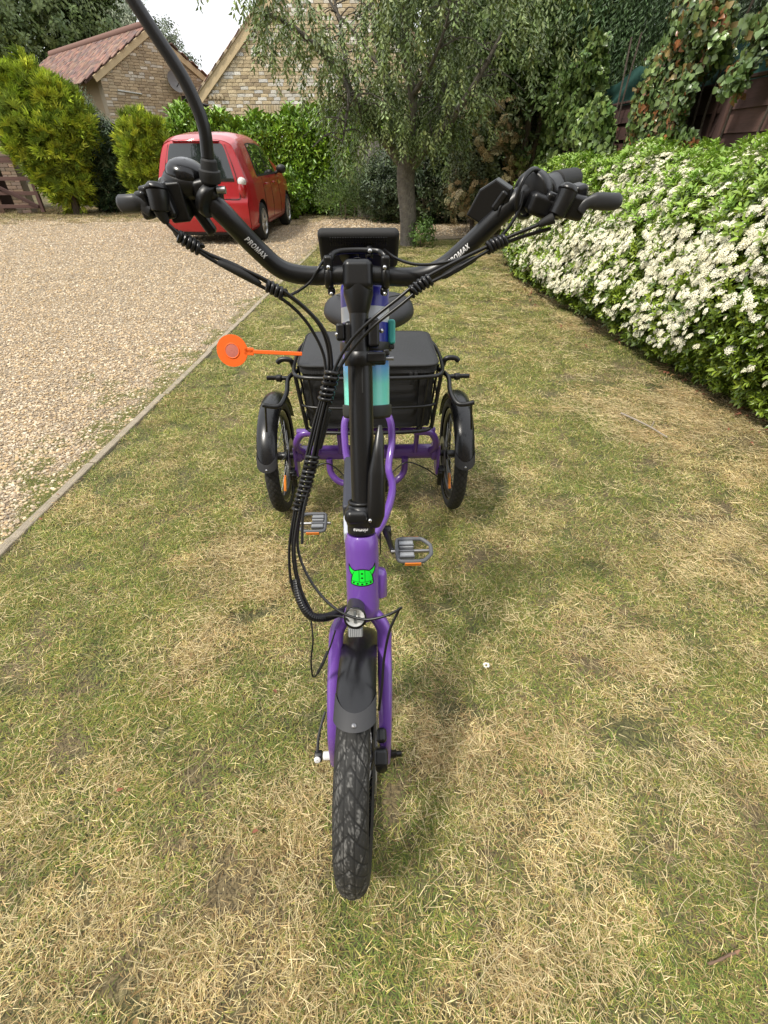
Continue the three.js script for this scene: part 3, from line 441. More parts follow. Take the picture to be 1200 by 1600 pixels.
{
  const c = at(598, 14.6), g = thing('grey_fence_panel', 'weathered grey board fence glimpsed between laurel hedge and tree', 'fence', c);
  for (let k = 0; k < 8; k++) part('fence_board', boxAt(0.14, 1.75, 0.022, -0.6 + k * 0.15, 0.87, 0.004 * (k % 2)), [mat(0.24, 0.21, 0.19, 0.9), mat(0.2, 0.18, 0.165, 0.9)][k % 2], g);
  for (const y of [0.4, 1.4]) part('fence_rail', boxAt(1.25, 0.08, 0.05, -0.07, y, -0.04), mat(0.17, 0.15, 0.14, 0.9), g);
}

// ---------------------------------------------------------------- white-flowered hedge
{
  const D0 = 0.7, D1 = 8.2, c = V(2.9, 0, -4.6), g = thing('flowering_hedge', 'clipped green hedge covered in flat white blossom clusters along the lawn', 'hedge', c), r = rng(71);
  const topH = D => table([[0.7, 1.36], [3, 1.30], [5, 1.19], [7, 1.07], [8.2, 1.0]], D);
  // cross-section: t 0 foot .. 0.5 front top .. 1 back of the top
  const sec = (D, t) => {
    const H = topH(D), x0 = hedgeX(D), end = smooth(D1, D1 - 0.5, D), n = (fbm(D * 1.6 + 3, t * 5, 3) - 0.5) * 0.34 + (fbm(D * 5, t * 14 + 8, 2) - 0.5) * 0.14;
    let x, y, nx, ny;
    if (t < 0.5) { const u = t / 0.5; y = 0.07 + (H - 0.07) * u; x = x0 + 0.16 * (1 - smooth(0, 0.25, u)) - 0.04 + 0.34 * Math.pow(u, 2.6); nx = -1; ny = 0.1 + 0.75 * smooth(0.6, 1, u); }
    else { const u = (t - 0.5) / 0.5; x = x0 + 0.30 + 1.0 * u; y = H + 0.13 * Math.sin(u * 2.2); nx = -0.75 * (1 - smooth(0, 0.4, u)); ny = 1; }
    const N = V(nx, ny, 0).normalize(); const p = V(x, y, -D).addScaledVector(N, n - 0.03);
    if (end < 1) { p.x += (1 - end) * 0.25; p.y *= 0.7 + 0.3 * end; N.z -= (1 - end) * 0.8; N.normalize(); }
    return [p, N];
  };
  for (let k = 0; k < 22; k++) { const D = lerp(0.9, 8, k / 21), x = hedgeX(D) + 0.25 + 0.25 * r(); part('stem', tube([V(x, -0.03, -D).sub(c), V(x + 0.05, 0.35, -D + 0.05).sub(c), V(x + 0.15 * r(), 0.8, -D).sub(c)], t => 0.018 * (1 - 0.5 * t), { rad: 6 }), barkBrown, g); }
  const leaves = [], shoots = [], flowers = [];
  const cols = [[0.145, 0.215, 0.02], [0.18, 0.26, 0.024], [0.10, 0.155, 0.017], [0.225, 0.31, 0.03], [0.075, 0.12, 0.016]];
  const density = D => table([[0.7, 2100], [3, 1900], [5, 1300], [8.2, 950]], D);
  for (let D = D0; D < D1; D += 0.1) { const n = Math.round(density(D) * 0.1 * 2.5); for (let i = 0; i < n; i++) { const t = r(), d = D + 0.1 * r(), [p, N] = sec(d, t), q = r(); p.addScaledVector(N, -0.16 * q * q + 0.05 * (r() - 0.3)); const dir = N.clone().add(V(0, 0.45, 0)).addScaledVector(onSphere(r), 0.7).normalize(); leaves.push({ p: p.sub(c), q: qTo(dir, r() * 6.3), s: lerp(0.9, 1.4, smooth(3, 8, d)) * (0.75 + 0.5 * r()), c: tint(cols[Math.floor(r() * cols.length)], r) }); } }
  for (let i = 0; i < 11000; i++) { const d = lerp(D0, D1, r()), [p, N] = sec(d, r()); p.addScaledVector(N, -0.12 - 0.26 * r()); leaves.push({ p: p.sub(c), q: qTo(onSphere(r), r() * 6.3), s: 1.5 + 0.7 * r(), c: tint(cols[Math.floor(r() * cols.length)], r) }); }   // leaves deeper in the hedge
  for (let i = 0; i < 2600; i++) { const d = lerp(D0, D1, Math.sqrt(r())), t = 0.35 + 0.65 * r(), [p, N] = sec(d, t); p.addScaledVector(N, 0.03 + 0.05 * r()); shoots.push({ p: p.sub(c), q: qTo(N.clone().add(V(0, 0.9, 0)).addScaledVector(onSphere(r), 0.5).normalize(), r() * 6.3), s: 0.85 + 0.45 * r(), c: tint([0.24, 0.38, 0.04], r) }); }
  for (let i = 0; i < 90000 && flowers.length < 9500; i++) {
    const d = lerp(D0, D1 - 0.1, r()), t = 0.04 + 0.86 * r(), f = fbm(d * 2.1 + 31, t * 7 + 3, 3), fine = fbm(d * 6, t * 22, 2);
    let chance = smooth(0.40, 0.55, f * 0.6 + fine * 0.4) * 0.95 + 0.03;
    chance *= smooth(0.0, 0.14, t) ; if (d < 4) chance *= lerp(lerp(0.10, 0.6, smooth(2.6, 4, d)), 1, smooth(0.16, 0.34, t)); chance *= 1 - 0.85 * smooth(0.68, 0.95, t); chance *= 1 - 0.6 * smooth(6.6, 8, d) * smooth(0.35, 0.5, t);
    if (r() > chance) continue;
    const [p, N] = sec(d, t); p.addScaledVector(N, 0.045 + 0.03 * r()); const b = 0.98 + 0.2 * r(), warm = r();
    flowers.push({ p: p.sub(c), q: qTo(N.clone().add(V(0, 0.5, 0)).addScaledVector(onSphere(r), 0.45).normalize(), r() * 6.3), s: (0.42 + 0.48 * r()) * lerp(1, 1.25, smooth(3, 7, d)), c: lin(b * lerp(1, 0.95, warm), b * lerp(1, 0.93, warm), b * lerp(1, 0.82, warm)) });
  }
  scatter('foliage', SP_.hedge, M.glossy, leaves, g, 72); scatter('young_shoots', SP_.hedge, M.leaf, shoots, g, 73); scatter('blossom', SP_.umbel, M.petal, flowers, g, 74);
}

// ---------------------------------------------------------------- tree in the lawn
{
  const D = 9.75, b = at(637, D), g = thing('lawn_tree', 'drooping-leaved garden tree with single grey trunk standing in the lawn', 'tree', b), r = rng(81);
  const Q = (px, py, dd = 0) => P(px, py, D + dd).sub(b);
  part('trunk', tube([V(0, -0.05, 0), V(0, 0.08, 0), V(-0.01, 0.5, 0), Q(634, 290), Q(635, 245)], t => 0.135 * (t < 0.06 ? 1.35 - 5 * t : 1.03) * (1 + 0.12 * t), { rad: 14, seg: 24 }), barkGrey, g);
  const limbs = [
    [[632, 262], [612, 235], [590, 205, -0.1], [560, 170, -0.3], [535, 120, -0.5], [500, 80, -0.7], [455, 40, -0.9], [410, 20, -1.0]],
    [[636, 255], [630, 215, 0.2], [618, 170, 0.3], [600, 110, 0.4], [585, 40, 0.4], [575, -40, 0.5], [570, -140, 0.6]],
    [[640, 258], [642, 200, -0.2], [645, 150, -0.3], [632, 90, -0.4], [628, 20, -0.5], [615, -60, -0.6], [610, -170, -0.6]],
    [[640, 262], [655, 235], [672, 205, 0.2], [690, 150, 0.3], [700, 90, 0.4], [715, 10, 0.5], [730, -90, 0.5]],
    [[645, 258], [668, 228, -0.2], [700, 195, -0.5], [730, 150, -0.8], [760, 100, -1.0], [785, 50, -1.1]],
    [[600, 215], [575, 195, 0.3], [545, 185, 0.5], [515, 165, 0.7]], [[545, 140, -0.4], [540, 100, -0.2], [530, 30, 0.1], [510, -40, 0.2]], [[600, 110, 0.4], [560, 60, 0.7], [520, 10, 0.9], [490, -60, 1.1]],
    [[645, 150, -0.3], [670, 110, -0.8], [690, 60, -1.1], [710, -10, -1.3]], [[690, 150, 0.3], [730, 110, 0.7], [760, 60, 0.9]], [[535, 120, -0.5], [545, 150, -0.7], [540, 190, -0.8], [535, 225, -0.8]],
  ];
  limbs.forEach((l, i) => part('limb', tube(l.map(p => Q(...p)), t => (i < 5 ? 0.085 : 0.04) * (1 - 0.75 * t), { rad: 8, seg: 20 }), barkGrey, g));
  const tw = []; for (const l of limbs) { const c = new THREE.CatmullRomCurve3(l.map(p => Q(...p))); for (let k = 0; k < 15; k++) { const u = 0.3 + 0.7 * r(), p = c.getPointAt(u), d = onSphere(r); d.y = Math.abs(d.y) * 0.5; const L = 0.35 + 0.5 * r(); tw.push(tube([p, p.clone().addScaledVector(d, L * 0.5), p.clone().addScaledVector(d, L).add(V(0, -0.3 * L, 0))], t => 0.011 * (1 - 0.6 * t), { rad: 5, seg: 5, round: false })); } }
  part('twigs', tw, barkGrey, g).userData.kind = 'stuff';
  const cols = [[0.14, 0.19, 0.055], [0.165, 0.225, 0.06], [0.2, 0.265, 0.08], [0.11, 0.155, 0.048], [0.25, 0.31, 0.11]];
  const B = (px, py, dd, rx, ry) => { const p = Q(px, py, dd), k = (D + dd) * CP * 1.45 / FOC; return [p.x, p.y, p.z, rx * k, ry * k, rx * k * 1.1]; };
  crown(g, 'crown', SP_.pear, M.leaf, [B(620, 90, 0, 110, 80), B(545, 70, -0.3, 70, 62), B(470, 35, -0.8, 62, 38), B(400, 15, -1.0, 36, 20), B(690, 110, 0.1, 85, 85), B(575, 150, -0.3, 48, 48), B(600, 178, -0.2, 58, 34), B(535, 185, -0.6, 24, 46), B(690, 178, 0, 52, 30), B(440, 75, -0.9, 28, 50), B(490, 90, -0.7, 32, 50), B(520, 120, -0.6, 34, 44), B(650, 205, -0.5, 30, 16), B(620, -40, 0, 170, 90), B(480, -50, -0.4, 100, 50), B(630, -160, 0, 190, 90), B(750, -30, -0.2, 100, 90), B(630, -290, 0, 130, 90)], 6400, 0.82, cols, 82, { hang: true, shell: 0.5, gap: 1.5, open: 0.455 });
  crown(g, 'crown', SP_.pear, M.leaf, [B(455, 35, -0.9, 40, 24), B(500, 70, -0.7, 36, 30), B(545, 105, -0.5, 36, 36), B(532, 180, -0.7, 20, 44), B(575, 150, -0.3, 34, 34), B(420, 45, -1.0, 22, 34)], 290, 0.82, cols, 86, { hang: true, shell: 0.5 });
  const sk = thing('sapling_shoots', 'small leafy suckers sprouting at the foot of the lawn tree', 'plant', at(656, 9.5)); part('stem', [tube([V(0, -0.02, 0), V(0.02, 0.18, 0), V(0.05, 0.32, 0)], 0.008, { rad: 6 }), tube([V(0.03, -0.02, 0), V(0.08, 0.15, 0.02), V(0.12, 0.22, 0.02)], 0.006, { rad: 6 })], barkBrown, sk); crown(sk, 'leaves', SP_.broad, M.leaf, [[0.04, 0.22, 0, 0.17, 0.2, 0.14]], 70, 0.55, [[0.11, 0.2, 0.03], [0.08, 0.15, 0.025]], 83);
}

// ---------------------------------------------------------------- shrubs and trees round the drive
const gold = [[0.33, 0.42, 0.03], [0.41, 0.50, 0.035], [0.23, 0.32, 0.025], [0.48, 0.55, 0.05], [0.17, 0.24, 0.022]], laurelC = [[0.20, 0.34, 0.03], [0.15, 0.27, 0.025], [0.26, 0.42, 0.04], [0.10, 0.185, 0.02]], darkC = [[0.05, 0.085, 0.028], [0.07, 0.11, 0.034], [0.036, 0.062, 0.022], [0.095, 0.14, 0.045]], midC = [[0.11, 0.18, 0.045], [0.145, 0.225, 0.055], [0.08, 0.135, 0.036], [0.19, 0.275, 0.075]], paleC = [[0.11, 0.15, 0.065], [0.14, 0.18, 0.08], [0.08, 0.12, 0.05]], brownC = [[0.15, 0.125, 0.05]];
plant('golden_conifer', 'tall golden yellow conifer beside the bar gate', 122, 15.4, { category: 'conifer', seed: 101, trunk: [2.8, 0.11], crowns: [{ name: 'foliage', geos: SP_.conifer, mat: M.dull, n: 4200, size: 0.85, cols: gold, rise: 0.75, out: 0.7, mess: 0.5, blobs: [[0.05, 0.85, 0, 0.72, 0.75, 0.7], [-0.05, 1.65, 0, 1.15, 0.85, 1.0], [-0.62, 2.35, 0, 0.42, 0.7, 0.5], [-0.1, 2.42, 0, 0.45, 0.72, 0.5], [0.4, 2.2, 0, 0.55, 0.6, 0.55], [0.75, 1.9, 0, 0.42, 0.5, 0.5]] }] });
plant('golden_conifer', 'shorter golden conifer standing behind the red car', 258, 15.2, { category: 'conifer', seed: 104, trunk: [1.5, 0.08], crowns: [{ name: 'foliage', geos: SP_.conifer, mat: M.dull, n: 2200, size: 0.8, cols: gold, rise: 0.75, out: 0.7, mess: 0.5, blobs: [[0, 0.85, 0, 0.68, 0.85, 0.65], [-0.1, 1.4, 0, 0.6, 0.68, 0.6], [0.4, 1.45, 0, 0.5, 0.55, 0.5]] }] });
plant('dark_evergreen', 'dark narrow evergreen shrub between the two golden conifers', 186, 15.9, { seed: 107, trunk: [1.5, 0.06], crowns: [{ geos: SP_.laurel, mat: M.glossy, n: 2000, size: 0.95, cols: [[0.035, 0.06, 0.022], [0.05, 0.08, 0.03], [0.028, 0.05, 0.02], [0.08, 0.115, 0.05]], blobs: [[0, 0.9, 0, 0.8, 0.95, 0.6], [0, 1.5, 0, 0.65, 0.75, 0.6]], hang: true }] });
{
  const D = 15.4, c = at(455, D), g = thing('laurel_hedge', 'bright green laurel hedge clipped flat in front of the gable house', 'hedge', c), r = rng(111), L = [], W = 2.75;
  const top = x => 1.78 + 0.1 * Math.sin(x * 2) + 0.06 * Math.sin(x * 7);
  part('inner_growth', boxAt(2 * W - 0.35, 1.5, 0.75, 0, 0.78, -0.15, 0.2), mat(0.17, 0.26, 0.04, 1), g);
  for (let k = 0; k < 8; k++) part('stem', tube([V(-W + 0.4 + k * 0.72, -0.03, 0.05), V(-W + 0.45 + k * 0.72, 0.5, 0)], 0.03, { rad: 6 }), barkBrown, g);
  for (let i = 0; i < 5200; i++) { const x = lerp(-W, W, r()), u = r(), front = u < 0.72, bul = 0.14 * (fbm(x * 1.5 + 20, u * 4, 3) - 0.5) * 2, p = front ? V(x, 0.12 + (top(x) - 0.12) * r(), 0.42 + bul - 0.18 * r() * r()) : V(x, top(x) + 0.05 * r(), lerp(-0.7, 0.4, r())); const N = front ? V(0, 0.5, 1) : V(0, 1, 0.3); L.push({ p, q: qTo(N.addScaledVector(onSphere(r), 0.75).normalize(), r() * 6.3), s: 0.8 + 0.5 * r(), c: tint(laurelC[Math.floor(r() * 4)], r) }); }
  for (let i = 0; i < 260; i++) { const x = lerp(-W, W, r()); L.push({ p: V(x, top(x) + 0.06 + 0.16 * r(), lerp(-0.3, 0.35, r())), q: qTo(V((r() - 0.5) * 0.4, 1, (r() - 0.5) * 0.4).normalize(), r() * 6.3), s: 1.1 + 0.6 * r(), c: tint([0.2, 0.33, 0.04], r) }); }
  scatter('foliage', SP_.laurel, M.glossy, L, g, 112);
}
plant('laurel_bush', 'low laurel bush beside the front wheel of the red car', 447, 14.2, { seed: 115, trunk: [0.5, 0.03], stems: 3, crowns: [{ geos: SP_.laurel, mat: M.glossy, n: 420, size: 0.85, cols: laurelC, blobs: [[0, 0.5, 0, 0.5, 0.5, 0.4]] }] });
plant('fern_shrub', 'feathery green shrub at the foot of the laurel hedge', 545, 14.3, { seed: 117, trunk: [0.4, 0.03], stems: 3, crowns: [{ geos: SP_.willow, n: 300, size: 0.75, cols: midC, blobs: [[0, 0.42, 0, 0.75, 0.45, 0.4]], rise: 0.8 }] });
plant('dark_shrub', 'dense dark green shrub behind the trunk of the lawn tree', 668, 13.4, { seed: 119, trunk: [1.2, 0.05], stems: 3, crowns: [{ geos: SP_.dark, n: 2600, size: 1.0, cols: darkC, blobs: [[0, 0.8, 0, 1.15, 0.95, 0.7], [0.3, 1.6, -0.3, 1.0, 0.9, 0.7], [-0.9, 0.6, 0, 0.6, 0.6, 0.5]] }] });
plant('dark_shrub', 'spiky dark shrub between the grey boards and the lawn tree', 600, 13.9, { seed: 122, trunk: [0.8, 0.04], stems: 3, crowns: [{ geos: SP_.willow, n: 800, size: 0.7, cols: darkC.concat(midC), rise: 0.9, blobs: [[0, 0.55, 0, 0.85, 0.65, 0.5]] }] });
plant('faded_blossom_shrub', 'tall shrub with faded cream brown blossom sprays near the far hedge end', 752, 11.6, { seed: 125, trunk: [1.6, 0.05], stems: 4, crowns: [{ geos: SP_.dark, n: 2600, size: 1.0, cols: [[0.11, 0.14, 0.04], [0.15, 0.17, 0.05], [0.08, 0.11, 0.03]], blobs: [[0, 0.8, 0, 0.8, 0.85, 0.6], [0.05, 1.7, -0.1, 0.85, 0.85, 0.6], [0.3, 2.3, -0.3, 0.7, 0.6, 0.6]], gap: 1.2 }, { name: 'blossom', geos: SP_.umbel, mat: M.petal, n: 750, size: 2.4, seed: 5, shell: 0.15, cols: [[0.50, 0.40, 0.24], [0.62, 0.55, 0.38], [0.36, 0.26, 0.13]], blobs: [[-0.12, 0.75, 0.12, 0.8, 0.8, 0.6], [0, 1.6, 0.05, 0.85, 0.85, 0.6]], gap: 1.4 }] });
// screen of trees and shrubs on the right, beyond and over the fence
plant('hazel_tree', 'loose bright green leafy tree rising behind the faded blossom shrub', 790, 11.9, { category: 'tree', seed: 131, trunk: [3.2, 0.1], stems: 4, crowns: [{ geos: SP_.broad, n: 4200, size: 1.1, cols: midC.concat([[0.24, 0.32, 0.10]]), blobs: [[-0.2, 2.9, 0.2, 1.2, 1.2, 1.0], [0.4, 1.9, 0.3, 1.1, 0.9, 0.9], [0.1, 4.1, -0.2, 1.7, 1.2, 1.2], [-0.9, 3.4, 0, 0.9, 1.1, 0.9]], gap: 0.9 }] });
plant('elder_tree', 'leafy elder-like tree leaning over the far end of the panel fence', 880, 12.4, { category: 'tree', seed: 134, trunk: [3.0, 0.11], stems: 2, crowns: [{ geos: SP_.broad, n: 3800, size: 1.15, cols: midC, blobs: [[-0.5, 2.5, 0.3, 1.1, 0.9, 0.9], [-0.1, 3.3, 0.2, 1.3, 0.9, 1.0], [0.2, 4.4, 0, 1.6, 1.1, 1.2], [-0.9, 1.9, 0.5, 0.7, 0.6, 0.6]], gap: 0.9 }] });
plant('feathery_conifer', 'large dark feathery conifer overhanging the panel fence', 1010, 11.0, { category: 'conifer', seed: 137, trunk: [5, 0.2], crowns: [{ name: 'foliage', geos: SP_.willow, n: 5600, size: 1.0, cols: [[0.06, 0.12, 0.035], [0.08, 0.155, 0.045], [0.045, 0.09, 0.028], [0.10, 0.18, 0.055]], hang: true, blobs: [[-0.6, 3.4, 0.4, 1.7, 1.2, 1.5], [0.4, 3.0, 0.2, 1.7, 1.0, 1.4], [0.2, 4.6, 0, 2.3, 1.5, 1.7], [1.9, 4.4, 0, 1.8, 1.5, 1.5]] }] });
plant('dark_conifer', 'very dark tall conifer beyond the fence and the climbing vine', 1180, 9.4, { category: 'conifer', seed: 140, trunk: [5, 0.22], crowns: [{ name: 'foliage', geos: SP_.willow, n: 4600, size: 1.1, cols: [[0.03, 0.055, 0.022], [0.04, 0.07, 0.028], [0.05, 0.085, 0.034]], hang: true, blobs: [[-0.2, 3.0, 0.3, 1.9, 1.6, 1.6], [0.6, 4.6, 0, 2.4, 1.8, 2], [2.2, 3.2, 1.4, 1.8, 1.8, 1.8], [-1.0, 1.6, 0, 1.4, 1.2, 1.2]] }] });
{
  // ivy and vine climbing over the fence
  const wallPlant = (name, label, seed, z0, z1, y0, y1, n, cols, geos, size, gap, shape) => { const c = V(3.22, 0, -(z0 + z1) / 2), g = thing(name, label, 'climber', c), r = rng(seed), L = []; for (let k = 0; k < 7; k++) { const z = lerp(z0, z1, (k + 0.5) / 7) * -1 - c.z; part('stem', tube([V(0.06, -0.03, z), V(0.02, 0.9, z + 0.2 * (r() - 0.5)), V(0.0, 1.7, z + 0.5 * (r() - 0.5)), V(0.04, lerp(1.8, y1, 0.8), z + 0.7 * (r() - 0.5))], 0.012, { rad: 6 }), barkBrown, g); } for (let i = 0; i < n * 3 && L.length < n; i++) { const u = r(), v = r(), z = -lerp(z0, z1, u), y = lerp(y0, y1, v); if (!shape(u, v, r) || fbm(z * gap + seed, y * gap, 3) < 0.4) continue; const out = 0.26 * fbm(z * 2 + seed, y * 2, 3) * (1 + v) + 0.08 * r(); L.push({ p: V(-out + (y > 1.95 ? 0.25 * r() : 0), y, z - c.z), q: qTo(V(-1, 0.15, 0.15).addScaledVector(onSphere(r), 0.65).normalize(), r() * 6.3), s: size * (0.7 + 0.6 * r()), c: tint(cols[Math.floor(r() * cols.length)], r, 0.5) }); } scatter('leaves', geos, M.glossy, L, g, seed); };
  wallPlant('climbing_ivy', 'mid green ivy mass climbing over the panel fence', 151, 7.9, 11.3, 1.0, 2.75, 2200, midC.concat([[0.2, 0.28, 0.09]]), SP_.ivy, 0.7, 1.3, (u, v, r) => v < 0.75 + 0.2 * Math.sin(u * 5) && !(u < 0.3 && v > 0.5));
  wallPlant('climbing_vine', 'large-leaved vine with some russet leaves draped over the fence', 154, 5.2, 7.1, 1.0, 3.0, 2200, [[0.11, 0.165, 0.05], [0.14, 0.21, 0.065], [0.19, 0.27, 0.085], [0.08, 0.12, 0.04], [0.11, 0.165, 0.075], [0.12, 0.18, 0.05], [0.10, 0.16, 0.055], [0.16, 0.23, 0.07], [0.13, 0.2, 0.06], [0.24, 0.10, 0.04], [0.27, 0.2, 0.08]], SP_.ivy, 0.58, 1.2, (u, v, r) => (u > 0.25 ? v < 1.05 - 0.75 * Math.abs(u - 0.42) : v > 0.38 && v < 0.8 + u * 0.7));
  wallPlant('climbing_ivy', 'straggling ivy at the far end of the panel fence', 157, 12.0, 15.5, 0.9, 2.5, 700, midC, SP_.ivy, 0.95, 1.1, () => true);
  const b = plant('bramble_clump', 'low bramble with dry russet stems between hedge and fence', 905, 8.7, { category: 'bramble', seed: 160, trunk: [0.9, 0.02], stems: 4, crowns: [{ geos: SP_.broad, n: 420, size: 0.8, cols: midC, blobs: [[0.2, 1.05, 0, 0.6, 0.35, 0.7]] }, { name: 'dry_leaves', geos: SP_.dark, n: 90, size: 0.7, cols: [[0.22, 0.07, 0.035], [0.16, 0.06, 0.03]], blobs: [[0.05, 1.2, 0, 0.3, 0.4, 0.4]], seed: 2 }] });
}
// trees beyond the houses and the gate
plant('weeping_tree', 'grey green weeping tree hanging over the bar gate', -10, 16.6, { category: 'tree', seed: 171, trunk: [3.6, 0.14], crowns: [{ geos: SP_.willow, n: 2400, size: 1.1, cols: [[0.12, 0.165, 0.08], [0.15, 0.2, 0.095], [0.09, 0.13, 0.06]], hang: true, blobs: [[-0.2, 2.9, 0, 1.3, 1.2, 1.0], [0.9, 2.6, -0.3, 0.7, 1.1, 0.7], [-1.2, 2.4, 0.2, 0.9, 1.2, 0.8]] }] });
plant('weeping_tree', 'thin grey green weeping branches behind the tall golden conifer', 170, 18.4, { category: 'tree', seed: 174, trunk: [2.6, 0.1], crowns: [{ geos: SP_.willow, n: 900, size: 1.0, cols: paleC, hang: true, blobs: [[-0.2, 2.3, 0, 0.75, 0.95, 0.6], [0.4, 1.7, 0, 0.5, 0.9, 0.5]] }] });
for (const [x, z, H, seed, label] of [[-9, 8.5, 14, 205, 'tall broad tree beside the added house that the trike faces'], [-5.5, 13, 15, 208, 'tall tree rising behind the roof of the added house that the trike faces']]) { const g = thing('garden_tree', label, 'tree', V(x, 0, z)); part('trunk', tube([V(0, -0.1, 0), V(0.1, 4, 0), V(0, 9, 0.2)], t => 0.3 * (1 - 0.6 * t), { rad: 10 }), barkBrown, g); crown(g, 'crown', SP_.broad, M.leaf, [[0, H * 0.6, 0, 3.4, 4.2, 3.4], [0.8, H * 0.85, 0, 2.6, 2.4, 2.6], [-1, H * 0.42, 0, 2.8, 2.4, 2.6]], 1800, 3, midC, seed, { gap: 0.35 }); }
const far = [[20, 33, 11, 3.4, 181, 'tall dark broadleaf tree at the far left beyond the gate'], [95, 36, 12, 3.6, 184, 'tall dark tree rising behind the tiled roof ridge'], [165, 38, 11.5, 3.4, 187, 'dense green tree directly over the tiled roof'], [205, 40, 10.2, 2.5, 190, 'slimmer dark tree beside the tiled roof apex']];
for (const [px, D, H, R, seed, label] of far) plant('far_tree', label, px, D, { category: 'tree', group: 'tall trees behind the tiled house', seed, trunk: [H * 0.7, 0.3], crowns: [{ geos: SP_.broad, n: 3000, size: 2.6, cols: [[0.11, 0.16, 0.045], [0.15, 0.205, 0.055], [0.20, 0.26, 0.08]], blobs: [[0, H * 0.62, 0, R, H * 0.27, R], [R * 0.3, H * 0.85, 0, R * 0.75, H * 0.2, R * 0.7], [-R * 0.3, H * 0.35, 0, R * 0.8, H * 0.22, R * 0.8]], gap: 0.35 }] });
plant('far_tree', 'pale thin-leaved tree in the gap between the two house gables', 288, 34, { category: 'tree', seed: 193, trunk: [5, 0.2], crowns: [{ geos: SP_.broad, n: 1500, size: 1.7, cols: [[0.13, 0.165, 0.095], [0.17, 0.20, 0.12]], blobs: [[0, 5.2, 0, 1.7, 1.7, 1.6], [-0.5, 6.2, 0, 1.2, 1.2, 1.2], [1.0, 4.3, 0, 1.2, 1.2, 1.2]], gap: 0.6, shell: 0.55 }] });
plant('far_tree', 'dark tree behind the crown of the lawn tree', 640, 24, { category: 'tree', seed: 196, trunk: [4, 0.25], crowns: [{ geos: SP_.broad, n: 2800, size: 2.2, cols: darkC, blobs: [[0.4, 3.4, 0, 2.6, 2.3, 1.8], [1.2, 5.5, 0, 3, 2.2, 2]], gap: 0.4 }] });
plant('far_tree', 'shadowy tree filling the gap above the far shrubs', 760, 19, { category: 'tree', seed: 199, trunk: [4, 0.25], crowns: [{ geos: SP_.broad, n: 3200, size: 1.8, cols: darkC, blobs: [[0, 2.2, 0, 2.4, 2.0, 1.6], [0.8, 4.4, 0, 2.8, 2.0, 1.8]] }] });

